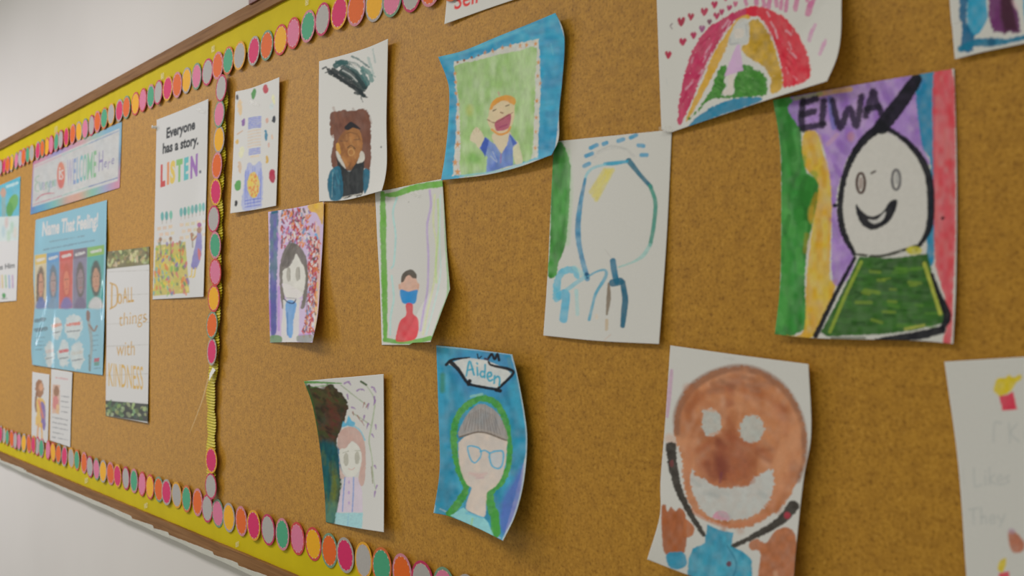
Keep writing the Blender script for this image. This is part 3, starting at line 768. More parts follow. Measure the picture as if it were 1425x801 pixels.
feel = sheet('feelings_poster', 'glossy light blue poster titled name that feeling with five children\'s faces', 'poster', (30, 270, 3.077),
      [(60, 110), (210, 68), (365, 25)], [(365, 25), (358, 380), (347, 775)], [(45, 730), (200, 755), (347, 775)], [(60, 110), (50, 340), (55, 480), (41, 640), (45, 730)],
      (218, 218, 220), paint_feel, feel_lift, 'lam', base=(140, 198, 222), step=0.8, seed=13)

def paint_kind(c):
    def leaves(n, y0, y1, base, lv):
        c.quadfill([(485, y0[0]), (702, y0[1]), (702, y1[1]), (485, y1[0])], base, var=.2)
        for i in range(n):
            t = c.rng.uniform(0, 1); x = 490 + 205 * t; f = c.rng.uniform(.05, .95)
            y = (y0[0] * (1 - t) + y0[1] * t) * (1 - f) + (y1[0] * (1 - t) + y1[1] * t) * f
            c.ell(x, y, c.rng.uniform(4, 9), c.rng.uniform(6, 16), jitc(lv[i % len(lv)], 14, c.rng), rot=c.rng.uniform(-.8, .8), a=.85)
    for y in (-10, 100, 232, 335, 470):
        c.stroke([(495, y + 4), (690, y - 4)], 2.5, (165, 160, 150), a=.75)
    leaves(60, (-105, -128), (-18, -42), (112, 104, 66), [(185, 180, 130), (140, 140, 85), (200, 195, 150), (90, 85, 60)])
    leaves(60, (590, 608), (662, 692), (52, 54, 48), [(130, 150, 100), (70, 85, 60), (165, 175, 125), (90, 110, 75)])
    G = (192, 150, 76)
    w = 7
    c.stroke([(520, 50), (518, 160)], w, G, jit=.2); c.stroke([(512, 45), (540, 60), (546, 100), (540, 145), (512, 165)], w, G, jit=.2)
    c.ring(556, 118, 8, 22, 6, G, jit=.2)
    c.text('ALL', (570, 138), (622, 132), (0, -70), G, .01)
    c.text('things', (552, 246), (680, 226), (2, -62), G, -.008); c.stroke([(668, 208), (682, 214)], 6, (160, 120, 50))
    c.text('with', (540, 384), (625, 380), (2, -68), G, -.004)
    c.text('KINDNESS', (504, 522), (664, 540), (0, -108), (205, 165, 85), .004)
kind = sheet('kindness_poster', 'whitewashed plank poster with gold lettering do all things with kindness', 'poster', (0, 380, 3.3375),
      [(497, -100), (600, -112), (694, -124)], [(694, -124), (692, 300), (686, 696)], [(490, 662), (590, 678), (686, 696)], [(497, -100), (494, 300), (490, 662)],
      (214, 210, 206), paint_kind, lifts(bow=.003, br=.003), 'card', step=0.8, seed=14)

def paint_teal(c):
    c.quadfill([(-90, 250), (97, 284), (90, 468), (-90, 478)], (75, 170, 190), var=.1)
    c.lines((32, 333), (80, 315), 1, 8, 13, (205, 225, 228), .8)
    c.ell(60, 410, 22, 45, (105, 160, 80), rot=.3); c.ell(45, 440, 16, 35, (85, 145, 75)); c.stroke([(15, 345), (18, 465)], 20, (140, 160, 150), a=.8)
    c.ell(15, 360, 14, 22, (190, 150, 130))
    c.quadfill([(-90, 478), (90, 468), (87, 580), (-90, 590)], (205, 215, 210), var=.06)
    for x, y, k in ((30, 500, (205, 150, 140)), (55, 520, (140, 185, 150)), (15, 540, (150, 180, 190)), (70, 545, (215, 190, 170)), (40, 560, (160, 190, 150))):
        c.ell(x, y, 8, 26, k, a=.6, soft=4)
    c.text('mes Him', (-30, 722), (68, 708), (0, -24), (60, 62, 66), .02)
    for i, k in enumerate([(205, 130, 110), (205, 175, 100), (130, 175, 130), (120, 150, 190), (170, 130, 170)]):
        c.stroke([(-6 + i * 16, 745), (-4 + i * 16, 800)], 8, k, a=.8)
    c.ell(18, 838, 9, 12, (70, 140, 80)); c.lines((8, 852), (32, 851), 1, 5, 4, (80, 90, 80), .7)
teal = sheet('illustrated_poster', 'poster with a teal picture on top cut off by the left edge', 'poster', (0, 160, 3.3375),
      [(-80, 360), (10, 322), (95, 284)], [(95, 284), (85, 600), (76, 862)], [(-80, 872), (0, 868), (76, 862)], [(-80, 360), (-82, 600), (-80, 872)],
      (216, 212, 208), paint_teal, lifts(bow=.002), 'card', step=0.8, seed=15)

def paint_cart(c):
    c.ell(184, 535, 20, 42, (150, 100, 65), jit=1.5); c.ell(190, 528, 10, 20, (205, 150, 115)); c.stroke([(170, 555), (165, 610), (170, 640)], 9, (130, 85, 55))
    c.poly([(172, 580), (205, 590), (210, 650), (200, 715), (165, 700), (172, 640)], (222, 175, 85), var=.1)
    c.poly([(188, 600), (208, 612), (212, 690), (205, 730), (192, 690)], (120, 100, 160)); c.stroke([(180, 590), (200, 670)], 9, (205, 120, 100))
    c.stroke([(178, 700), (172, 780)], 8, (210, 155, 110)); c.stroke([(193, 700), (196, 780)], 8, (225, 165, 80))
sheet('cartoon_sheet', 'small white sheet with a cartoon girl in a yellow dress above the bottom dots', 'printed sheet', (0, 380, 3.3375),
      [(150, 458), (230, 470)], [(230, 470), (226, 640), (222, 790)], [(146, 764), (222, 790)], [(150, 458), (148, 600), (146, 764)],
      (216, 210, 206), paint_cart, lifts(), 'card', step=0.7, seed=16, off=.0014)
def paint_page(c):
    c.lines((262, 485), (312, 492), 1, 9, 8, (200, 150, 150), .8)
    c.poly([(244, 515), (278, 520), (276, 655), (242, 648)], (205, 165, 145), smooth=False)
    c.ell(262, 548, 12, 26, (140, 100, 75)); c.ell(258, 600, 13, 32, (200, 120, 120)); c.ell(268, 630, 9, 22, (215, 175, 130))
    c.lines((284, 570), (320, 575), 4, 24, 5, (120, 120, 125), .7, (1, .9, 1, .8))
    c.lines((244, 668), (314, 682), 5, 23, 5, (120, 120, 125), .7, (1, .95, 1, .7))
sheet('printed_page', 'small white page of typed lines with a picture beside the cartoon girl', 'printed sheet', (0, 380, 3.3375),
      [(238, 444), (336, 460)], [(336, 460), (330, 640), (326, 808)], [(232, 776), (326, 808)], [(238, 444), (235, 600), (232, 776)],
      (214, 210, 208), paint_page, lifts(tr=.002), 'card', step=0.7, seed=17, off=.0022)

# ================================================================== children's drawings
def paint_doodle(c):
    for x, y, rx, ry, k in [(163, 117, 12, 29, (75, 135, 75)), (227, 88, 14, 24, (175, 65, 80)), (75, 135, 7, 15, (75, 72, 76)), (92, 190, 13, 45, (222, 188, 150)), (110, 265, 9, 20, (125, 85, 155)),
                            (272, 253, 9, 19, (50, 55, 65)), (237, 258, 8, 12, (200, 160, 150)), (230, 338, 9, 30, (50, 120, 155)), (75, 370, 7, 13, (205, 165, 80)), (235, 463, 9, 20, (200, 160, 70)),
                            (263, 552, 17, 40, (165, 50, 75)), (80, 603, 18, 30, (75, 145, 70)), (73, 697, 9, 15, (45, 45, 50)), (90, 505, 10, 30, (200, 175, 155)), (245, 388, 5, 14, (205, 170, 160)),
                            (262, 348, 6, 14, (215, 185, 165)), (100, 425, 14, 32, (235, 222, 192)), (270, 145, 8, 28, (232, 222, 180)), (260, 182, 10, 18, (200, 210, 215))]:
        c.ell(x, y, rx, ry, k, rot=c.rng.uniform(-.2, .25), jit=2.2, hole=.05, st=(3, 3))
    c.stroke([(78, 330), (105, 312)], 7, (200, 170, 150))
    for y in range(243, 300, 9): c.stroke([(138, y + 4), (168, y - 3), (202, y - 5)], 6, (95, 112, 200), a=.9)
    for y in range(312, 400, 16): c.stroke([(135, y + 6), (165, y - 2), (200, y - 6)], 8, (205, 188, 175), a=.8)
    for y in range(408, 442, 9): c.stroke([(140, y + 4), (168, y - 1), (198, y - 5)], 6, (110, 125, 205), a=.9)
    c.stroke([(150, 450), (190, 445)], 8, (225, 200, 180))
    c.poly([(140, 478), (165, 495), (200, 475), (212, 560), (208, 700), (185, 722), (102, 730), (112, 600), (122, 520)], (165, 172, 220), a=.9, jit=2, var=.1, st=(2, 8))
    for i in range(26):
        x = c.rng.uniform(112, 205); c.stroke([(x, c.rng.uniform(500, 560)), (x - 4, c.rng.uniform(620, 715))], 4, (120, 132, 205), a=.55)
    c.ell(163, 600, 33, 70, (238, 190, 95), jit=1.5)
    for i in range(34): c.ell(163 + c.rng.uniform(-24, 24), 600 + c.rng.uniform(-56, 56), 3, 6, (215, 110, 70), a=.8)
    for y in (678, 695, 712): c.stroke([(118, y + 6), (150, y), (200, y - 8)], 5, (90, 105, 195), a=.8)
d_dood = sheet('crayon_drawing', 'white sheet with a blue crayon figure among scattered coloured spots', 'drawing', (310, 100, 3.814),
      [(68, 105), (150, 86), (230, 56), (300, 28)], [(300, 28), (295, 350), (283, 710)], [(40, 750), (160, 733), (283, 710)], [(68, 105), (57, 400), (40, 750)],
      (210, 208, 210), paint_doodle, lifts(tl=.004, tr=.010, br=.004, bl=.010, bow=.002), step=0.8, seed=21, group=DRAW)
tape(d_dood, 354, 144, 14, 5, .35, .005)

def paint_suit(c):
    for p, w, k, a in [([(62, 178), (75, 172), (85, 190), (72, 196)], 7, (40, 48, 50), .9), ([(95, 195), (160, 235), (235, 285)], 20, (26, 38, 40), .95), ([(105, 180), (190, 235), (245, 300)], 16, (26, 38, 40), .95),
                       ([(120, 165), (150, 150), (200, 185), (250, 255)], 26, (40, 78, 78), .95), ([(125, 150), (165, 150)], 18, (38, 80, 80), .9), ([(145, 190), (200, 225), (245, 270)], 22, (28, 48, 48), .95), ([(150, 172), (205, 205), (250, 262)], 20, (30, 52, 54), .9), ([(88, 182), (140, 222), (200, 262)], 14, (28, 36, 38), .9),
                       ([(160, 145), (215, 160), (260, 200)], 9, (70, 100, 100), .6), ([(190, 122), (225, 140), (268, 172)], 8, (50, 88, 90), .8), ([(240, 175), (270, 200), (280, 230)], 20, (60, 115, 112), .75),
                       ([(236, 195), (262, 245)], 22, (45, 95, 95), .9), ([(285, 90), (295, 150)], 7, (120, 150, 150), .5), ([(265, 130), (285, 200)], 12, (110, 150, 148), .5), ([(205, 285), (258, 305)], 9, (30, 45, 46), .9),
                       ([(232, 305), (240, 325)], 5, (60, 70, 70), .7), ([(280, 205), (296, 215)], 8, (80, 125, 120), .6)]:
        c.stroke(p, w, k, a=a, hole=.12, st=(7, 2.2), jit=1.4)
    c.stroke([(150, 185), (185, 205), (215, 235)], 6, (205, 208, 205), a=.7); c.stroke([(185, 165), (215, 180), (232, 200)], 9, (205, 210, 205), a=.8)
    c.poly([(95, 380), (135, 368), (150, 362), (200, 366), (232, 356), (268, 380), (276, 500), (272, 626), (240, 622), (106, 622), (112, 480), (97, 470)], (104, 64, 48), jit=2, var=.16, st=(3, 12))
    c.poly([(128, 500), (150, 462), (190, 440), (225, 455), (240, 510), (232, 560), (215, 600), (185, 632), (160, 615), (138, 575), (124, 535)], (158, 108, 60), var=.18, st=(5, 8), col2=(135, 88, 48))
    c.poly([(120, 520), (132, 510), (142, 550), (130, 565)], (190, 140, 60)); c.dabs([(140, 480), (225, 470), (230, 560), (185, 620), (150, 580)], 16, 9, 40, 1.2, [(182, 132, 78), (120, 78, 44), (165, 110, 58)], a=.6)
    c.dabs([(100, 380), (270, 375), (272, 430), (105, 470)], 14, 12, 60, 1.4, [(92, 54, 40), (122, 78, 58)], a=.5)
    c.poly([(158, 442), (180, 415), (196, 418), (215, 432), (228, 448), (196, 440), (175, 452)], (28, 28, 32))
    c.stroke([(150, 480), (180, 462), (215, 470)], 5, (120, 80, 45)); c.stroke([(172, 530), (188, 520), (206, 535)], 5, (90, 65, 40)); c.ring(188, 550, 13, 15, 5, (185, 140, 85))
    c.stroke([(140, 500), (170, 500)], 4, (80, 60, 45), a=.7); c.stroke([(200, 495), (225, 492)], 4, (80, 60, 45), a=.7)
    c.poly([(122, 560), (142, 575), (165, 626), (186, 634), (218, 585), (240, 562), (246, 640), (240, 735), (195, 745), (150, 755), (140, 690)], (36, 40, 42), var=.15, st=(3, 8))
    c.poly([(120, 545), (132, 552), (150, 590), (163, 622), (140, 598), (124, 572)], (205, 200, 190)); c.poly([(232, 545), (248, 560), (245, 588), (214, 600), (224, 570)], (205, 200, 190))
    c.poly([(104, 624), (140, 620), (150, 748), (98, 762), (82, 690), (90, 645)], (26, 92, 115), var=.2, st=(3, 9)); c.poly([(243, 632), (268, 628), (272, 650), (264, 705), (246, 732)], (26, 92, 115), var=.2)
    c.dabs([(125, 590), (240, 600), (238, 735), (150, 748)], 16, 8, 50, 1.5, [(24, 27, 29), (58, 62, 62)], a=.5); c.dabs([(92, 640), (142, 630), (146, 745), (100, 755)], 10, 8, 45, 1.5, [(16, 66, 88), (52, 125, 145)], a=.6)
    c.stroke([(106, 640), (102, 750)], 3, (170, 190, 190), a=.4); c.stroke([(150, 752), (235, 735)], 6, (190, 185, 175), hole=.4, st=(2, 2)); c.ell(322, 527, 4, 5, (90, 88, 88))
d_suit = sheet('painted_portrait', 'white sheet with a face on a brown block in dark suit, black scribble above', 'drawing', (430, 40, 3.204),
      [(45, 145), (150, 118), (260, 84), (352, 45)], [(352, 45), (348, 250), (345, 420), (347, 590), (338, 670), (324, 722)], [(45, 770), (170, 762), (324, 722)], [(45, 145), (42, 480), (45, 770)],
      (208, 206, 202), paint_suit, lifts(tr=.010, br=.024, bow=.004, p=2.2), step=0.9, seed=22, group=DRAW)
tape(d_suit, 490, 90, 12, 6, .3, .005)

def paint_lady(c):
    c.poly([(62, 84), (98, 78), (96, 300), (90, 500), (88, 695), (62, 695), (55, 300)], (88, 118, 130), jit=2, var=.2, st=(3, 9), col2=(95, 95, 150))
    c.poly([(60, 500), (92, 480), (88, 690), (62, 690)], (85, 85, 150), a=.7, soft=5); c.stroke([(56, 540), (58, 690)], 9, (165, 90, 175), a=.7); c.stroke([(103, 470), (102, 690)], 10, (180, 130, 205), a=.7)
    c.stroke([(70, 95), (92, 88)], 12, (45, 95, 115))
    c.poly([(250, 56), (328, 40), (324, 150), (308, 125), (290, 95), (262, 88)], (218, 168, 62), var=.2)
    c.stroke([(300, 170), (304, 400), (290, 600)], 18, (222, 170, 130), a=.7)
    c.stroke([(296, 450), (286, 680)], 12, (225, 190, 90), a=.6); c.stroke([(290, 205), (296, 225)], 14, (110, 165, 205))
    pal = [(165, 55, 60), (205, 105, 60), (140, 45, 60), (222, 215, 212), (190, 75, 65), (110, 140, 175), (215, 130, 70), (95, 80, 80), (225, 200, 190), (175, 90, 130)]
    c.dabs([(100, 80), (250, 60), (240, 250), (105, 300)], 20, 12, 60, 1.4, [(190, 140, 205), (222, 210, 218)], a=.6)
    for i in range(560):
        if i < 240: x, y = c.rng.normal(195, 42), c.rng.uniform(68, 262); x = np.clip(x, 118, 288)
        else: y = c.rng.uniform(215, 705); f = (y - 215) / 490; x = c.rng.uniform(250 - 40 * max(0, f - .65) * 2, 306 - 30 * f)
        c.stroke([(x, y), (x + c.rng.uniform(-12, 12), y + c.rng.uniform(6, 22))], c.rng.uniform(5, 10), pal[c.rng.integers(0, 10)], a=.85)
    c.stroke([(247, 400), (244, 560), (240, 690)], 6, (90, 80, 85), a=.5)
    c.poly([(150, 250), (122, 300), (106, 380), (108, 470), (118, 575), (132, 572), (130, 500), (124, 450), (220, 500), (212, 575), (238, 560), (250, 420), (240, 320), (210, 268), (180, 248)], (112, 106, 96), var=.25, st=(3, 10))
    c.poly([(124, 385), (150, 370), (172, 340), (190, 302), (212, 340), (234, 385), (236, 450), (220, 515), (185, 530), (135, 520), (122, 455)], (222, 217, 207), var=.03)
    for q in range(8): c.stroke([(165 + q * 4, 252), (140 + q * 6, 300), (118 + q * 4, 365)], 3, (70, 66, 62), a=.5)
    c.ell(151, 407, 10, 38, (165, 159, 148)); c.ell(198, 404, 11, 36, (165, 159, 148)); c.stroke([(158, 375), (160, 440)], 3, (95, 90, 85), a=.6); c.stroke([(205, 370), (208, 430)], 3, (95, 90, 85), a=.6)
    c.stroke([(160, 480), (185, 478)], 3, (190, 180, 175), a=.6)
    c.poly([(130, 532), (215, 532), (206, 560), (197, 742), (118, 745), (124, 570)], (216, 212, 206), var=.03)
    c.poly([(138, 546), (190, 550), (176, 640), (170, 722), (146, 716), (140, 640)], (105, 155, 205), var=.14, st=(3, 10)); c.stroke([(146, 600), (146, 715)], 4, (75, 115, 170))
    c.stroke([(130, 532), (150, 548), (175, 552), (188, 535)], 6, (50, 60, 95)); c.stroke([(140, 525), (190, 528)], 4, (110, 110, 120), a=.6)
    c.poly([(58, 718), (110, 718), (116, 750), (60, 752)], (112, 142, 102)); c.poly([(200, 716), (272, 712), (268, 750), (198, 748)], (130, 140, 125), a=.8); c.stroke([(205, 712), (265, 706)], 10, (190, 150, 205), a=.7)
d_lady = sheet('crayon_portrait', 'long-haired girl in a blue tie against purple with red and orange scribbles', 'drawing', (360, 270, 3.641),
      [(48, 90), (190, 68), (330, 38)], [(330, 38), (326, 200), (314, 400), (300, 600), (272, 752)], [(58, 752), (160, 750), (272, 752)], [(48, 90), (52, 300), (51, 500), (58, 752)],
      (212, 208, 202), paint_lady, lifts(tr=.003, br=.026, bow=.004, p=2.0), base=(206, 184, 214), step=0.8, seed=23, group=DRAW)

def paint_mask(c):
    c.fat = 1.1
    c.stroke([(72, 92), (74, 220), (76, 350), (80, 500), (84, 745)], [18, 26, 22, 24, 16], (100, 158, 62), jit=1.2, var=.14)
    c.stroke([(80, 100), (130, 96), (220, 66), (335, 50)], [12, 22, 26, 26], (105, 165, 66), jit=1.2)
    c.stroke([(344, 80), (352, 300), (364, 525), (330, 625), (290, 742)], [3, 5, 9, 5, 4], (125, 172, 105), a=.8)
    c.stroke([(82, 745), (160, 756), (230, 750), (285, 738)], [18, 16, 18, 20], (105, 160, 70))
    c.stroke([(135, 112), (118, 180), (130, 280), (122, 400), (112, 425)], 8, (165, 212, 216), a=.8); c.stroke([(112, 460), (122, 560), (108, 640), (106, 722)], 8, (172, 216, 220), a=.8)
    c.stroke([(282, 80), (287, 150), (270, 240), (276, 370), (272, 520), (254, 620), (240, 704)], 9, (184, 162, 205), a=.85)
    c.stroke([(304, 100), (298, 220), (312, 330), (302, 480), (276, 600), (252, 722)], 8, (208, 218, 158), a=.75); c.stroke([(318, 120), (322, 250), (310, 400), (312, 490)], 8, (182, 208, 135), a=.75)
    c.stroke([(330, 100), (326, 300), (330, 450), (302, 590), (266, 722)], 6, (186, 220, 222), a=.8)
    c.poly([(152, 505), (158, 472), (185, 452), (215, 462), (230, 500), (226, 528), (154, 528)], (208, 168, 145)); c.ell(148, 508, 5, 12, (200, 155, 130)); c.ell(231, 505, 5, 12, (200, 155, 130))
    c.poly([(154, 486), (160, 452), (182, 434), (206, 434), (222, 452), (222, 472), (205, 468), (190, 456), (175, 466), (164, 486)], (84, 78, 68), var=.15)
    c.poly([(150, 522), (188, 530), (227, 521), (226, 545), (220, 576), (205, 586), (168, 584), (155, 568)], (36, 132, 190), var=.08, jit=.5)
    c.poly([(176, 586), (206, 586), (207, 628), (228, 648), (233, 690), (224, 732), (200, 748), (134, 752), (138, 700), (152, 658), (177, 634)], (205, 66, 72), var=.06, jit=.5)
    c.ell(188, 131, 3, 3, (140, 138, 130))
d_mask = sheet('marker_drawing', 'white sheet framed in green with a small masked boy in a red top', 'drawing', (510, 240, 3.204),
      [(38, 85), (120, 72), (230, 48), (338, 28)], [(338, 28), (348, 180), (358, 350), (372, 520), (330, 632), (285, 755)], [(68, 768), (190, 769), (206, 760), (285, 757)], [(38, 85), (48, 300), (60, 500), (68, 768)],
      (206, 204, 194), paint_mask, lambda U, V: 0.003 * U * (1 - V) + 0.002 * np.sin(math.pi * U) + 0.05 * np.clip(U + V - 1.40, 0, 1) ** 1.15, step=0.9, seed=24, smooth=False, group=DRAW)
tape(d_mask, 577, 270, 14, 5, .4, .006)

def paint_wave(c):
    c.poly([(30, 205), (570, 5), (620, 160), (560, 660), (40, 780)], (58, 160, 194), smooth=False, var=.16, st=(14, 5), col2=(40, 136, 176))
    c.dabs([(30, 205), (570, 10), (600, 160), (490, 130), (110, 230), (60, 700), (45, 760)], 26, 22, 70, -.35, [(92, 180, 204), (34, 122, 166), (70, 168, 198)], a=.5, soft=5)
    c.dabs([(500, 130), (600, 100), (575, 560), (490, 640)], 16, 22, 90, 1.5, [(34, 128, 168), (62, 160, 190)], a=.5, soft=5)
    c.stroke([(60, 212), (200, 172), (400, 90), (480, 60)], 14, (110, 185, 205), a=.7, soft=4); c.stroke([(85, 480), (66, 650), (60, 750)], 16, (90, 180, 205), a=.5, soft=5)
    c.stroke([(545, 150), (555, 200)], 5, (120, 190, 205), a=.5)
    c.poly([(104, 232), (200, 212), (300, 176), (400, 146), (490, 128), (494, 230), (498, 340), (492, 500), (484, 668), (96, 752), (108, 640), (114, 540), (116, 400), (104, 290)], (216, 210, 196), smooth=False, jit=2.2)
    c.poly([(112, 248), (200, 228), (300, 200), (400, 182), (478, 170), (474, 300), (470, 450), (456, 666), (400, 690), (260, 735), (138, 746), (134, 600), (128, 450), (114, 300)], (150, 184, 112), jit=2, var=.16, st=(5, 11), col2=(176, 200, 145))
    for i in range(26):
        x, y = c.rng.uniform(135, 460), c.rng.uniform(225, 640)
        c.stroke([(x, y), (x + c.rng.uniform(-12, 12), y + c.rng.uniform(30, 70))], 14, [(125, 170, 85), (185, 205, 155)][i % 2], a=.3, soft=5)
    c.ell(175, 452, 16, 26, (180, 180, 80), a=.6, soft=6); c.ell(195, 670, 30, 22, (115, 170, 80), a=.6, soft=6)
    st = [(108, 285), (112, 325), (113, 375), (122, 425), (120, 485), (125, 555), (120, 610), (110, 690), (120, 733), (245, 191), (280, 184), (325, 168), (360, 160), (405, 158), (435, 156), (475, 150), (488, 235), (485, 295), (496, 330), (482, 410), (478, 485), (476, 550), (474, 625)]
    for x, y in st:
        r = 9 if y < 600 or x > 300 else 14
        t = np.linspace(0, 2 * math.pi, 10, endpoint=False) - math.pi / 2
        c.poly([(x + r * (1 if i % 2 == 0 else .45) * math.cos(q), y + 1.3 * r * (1 if i % 2 == 0 else .45) * math.sin(q)) for i, q in enumerate(t)], (205, 140, 80), smooth=False, jit=1)
    for x, y in [(120, 233), (150, 225), (185, 212), (215, 203)]: c.ell(x, y, 5, 5, (140, 90, 60))
    c.poly([(280, 560), (356, 550), (358, 590), (325, 648), (288, 606)], (220, 200, 170), var=.04)
    c.poly([(262, 470), (275, 425), (330, 396), (372, 408), (380, 445), (374, 500), (352, 552), (312, 566), (276, 546), (258, 505)], (222, 196, 160), var=.05)
    c.poly([(266, 448), (282, 408), (330, 384), (366, 388), (384, 404), (376, 428), (335, 408), (296, 424), (275, 448)], (222, 148, 62), var=.12)
    c.stroke([(276, 540), (310, 562), (346, 552), (360, 530)], 10, (215, 145, 70)); c.stroke([(306, 370), (310, 384)], 7, (195, 160, 140))
    c.poly([(290, 508), (325, 485), (360, 468), (362, 500), (350, 535), (315, 546), (296, 543)], (172, 85, 108), jit=.5); c.stroke([(312, 530), (345, 518)], 8, (150, 65, 100), a=.7)
    c.stroke([(254, 494), (292, 509), (340, 482), (372, 462)], 3, (130, 80, 65)); c.stroke([(282, 455), (296, 448)], 5, (110, 95, 75)); c.stroke([(340, 433), (355, 428)], 5, (110, 95, 75)); c.stroke([(316, 462), (326, 465)], 6, (120, 85, 60))
    c.poly([(182, 565), (190, 545), (208, 528), (226, 548), (242, 578), (230, 606), (222, 628), (198, 602), (178, 588)], (222, 204, 175), var=.04)
    for a_, b_ in (((196, 560), (188, 545)), ((206, 550), (204, 528)), ((216, 552), (222, 532))): c.stroke([a_, b_], 4, (185, 160, 125), a=.5)
    c.poly([(370, 612), (394, 592), (408, 640), (416, 690), (384, 698)], (220, 210, 178))
    c.poly([(220, 626), (246, 574), (290, 608), (320, 652), (345, 610), (358, 558), (392, 602), (372, 622), (374, 700), (250, 738), (256, 664)], (84, 108, 184), smooth=False, jit=1, var=.18, st=(4, 8), col2=(125, 145, 205))
    c.poly([(222, 624), (246, 576), (262, 590), (246, 664)], (62, 88, 168), smooth=False); c.poly([(356, 560), (392, 602), (372, 612)], (70, 95, 172), smooth=False); c.stroke([(318, 650), (316, 690)], 5, (160, 110, 160), a=.8); c.stroke([(270, 660), (300, 688), (280, 640)], 4, (190, 200, 225), a=.7)
    c.stroke([(130, 752), (300, 730), (400, 702), (486, 668)], 9, (140, 195, 205), a=.8)
d_wave = sheet('painted_portrait', 'blue bordered painting of an orange-haired waving figure on green ground', 'drawing', (600, 15, 3.27),
      [(32, 210), (150, 180), (300, 118), (450, 58), (565, 10)], [(565, 10), (598, 80), (607, 160), (596, 320), (582, 460), (580, 580), (548, 655)], [(45, 770), (240, 748), (400, 710), (548, 655)], [(32, 210), (68, 300), (82, 365), (79, 500), (64, 650), (45, 770)],
      (212, 208, 200), paint_wave, lifts(tl=.018, tr=.012, br=.014, bl=.008, bow=.003, p=2.2), step=0.95, seed=25, group=DRAW)

def paint_self(c):
    c.text('Self', (632, 13.5), (668, 2.5), (1, -24), (205, 62, 62), .012)
d_self = sheet('title_sheet', 'white sheet with red lettering cut off by the top edge', 'sign', (0, 0, 1),
      [(622.5, -26), (739, -84)], [(739, -84), (738, -8)], [(618.4, 33.5), (680, 11.5), (738, -8)], [(622.5, -26), (621.5, 0), (618.4, 33.5)],
      (206, 206, 204), paint_self, lifts(bl=.006, br=.004, p=3), step=1.2, seed=26, group=None)

def paint_balloon(c):
    c.fat = 1.12; c.water = .3
    c.poly([(82, 90), (104, 98), (126, 160), (126, 235), (120, 330), (110, 425), (86, 490), (80, 526), (52, 526), (60, 420), (62, 250), (68, 140)], (66, 138, 56), jit=1.5, var=.2, st=(4, 12), col2=(48, 112, 40))
    c.stroke([(118, 120), (126, 250), (116, 420)], 14, (140, 185, 125), a=.45, soft=5)
    c.stroke([(318, 150), (355, 196), (390, 235)], [17, 13, 12], (36, 98, 115)); c.stroke([(388, 232), (405, 285), (400, 360), (388, 425)], [12, 12, 12, 11], (62, 132, 112)); c.stroke([(388, 425), (365, 460), (330, 482), (285, 498)], [11, 12, 6, 5], (140, 185, 172), a=.8)
    c.stroke([(312, 152), (270, 158), (240, 160)], [9, 12, 10], (60, 150, 172)); c.stroke([(240, 162), (200, 174), (180, 195), (172, 225)], 8, (130, 185, 195), a=.85)
    c.stroke([(175, 210), (158, 300), (151, 380), (160, 450), (182, 535)], [8, 14, 17, 14, 16], (82, 142, 165), col2=(62, 120, 148)); c.ell(181, 526, 9, 11, (28, 75, 105))
    c.stroke([(185, 528), (215, 512), (240, 508), (242, 530), (212, 580), (200, 620), (188, 670)], [6, 6, 7, 10, 9, 8, 9], (88, 152, 168))
    c.stroke([(266, 478), (270, 510), (278, 545)], 18, (40, 105, 128)); c.stroke([(265, 550), (290, 545)], 22, (30, 92, 112)); c.stroke([(298, 548), (306, 600), (303, 640), (298, 690)], [16, 18, 18, 14], (38, 92, 110))
    for o_ in (-16, -4, 8): c.stroke([(256 + o_, 180), (206 + o_ * .7, 268 + o_)], 13, (228, 190, 70), a=.75, soft=3)
    for (x, y), (dx, dy) in zip([(180, 163), (188, 130), (203, 103), (240, 93), (292, 82), (333, 70), (358, 100), (368, 131)], [(8, -4), (10, -4), (10, -5), (5, -2), (8, -3), (9, -4), (8, 1), (9, 0)]):
        c.stroke([(x - dx, y - dy), (x + dx, y + dy)], 12, (66, 140, 168))
    c.stroke([(200, 140), (240, 112), (300, 108), (335, 135)], 9, (172, 172, 162), a=.45, hole=.3, st=(2, 2)); c.stroke([(215, 120), (260, 100), (310, 112)], 4, (160, 160, 150), a=.5, hole=.3, st=(2, 2))
    c.stroke([(82, 598), (84, 545), (104, 512), (138, 508), (150, 530)], [24, 20, 20, 20, 14], (98, 172, 195), jit=1.5); c.stroke([(92, 592), (112, 588), (104, 668)], 24, (84, 165, 190)); c.stroke([(146, 575), (150, 652)], 11, (150, 198, 210), a=.7)
    c.stroke([(115, 572), (145, 550), (172, 532)], 12, (120, 180, 198), a=.8); c.stroke([(140, 500), (165, 520)], 14, (150, 198, 208), a=.6)
    c.stroke([(252, 552), (252, 600), (246, 652)], [6, 13, 6], (118, 104, 84)); c.stroke([(246, 672), (245, 702)], 9, (175, 150, 110), a=.8); c.ell(212, 660, 6, 10, (215, 195, 170), a=.8); c.stroke([(240, 735), (258, 720)], 4, (190, 170, 150), a=.6); c.stroke([(240, 440), (262, 470)], 2, (165, 160, 150), a=.6)
d_ball = sheet('painted_portrait', 'white sheet with a teal balloon-shaped head outline and a green stripe', 'drawing', (740, 160, 2.355),
      [(70, 87), (260, 68), (459, 48)], [(459, 48), (442, 400), (417, 750)], [(38, 722), (220, 740), (417, 750)], [(72, 87), (62, 300), (52, 520), (38, 722)],
      (198, 196, 182), paint_balloon, lifts(br=.006, bow=.003, bl=.003), step=1.0, seed=27, group=DRAW)

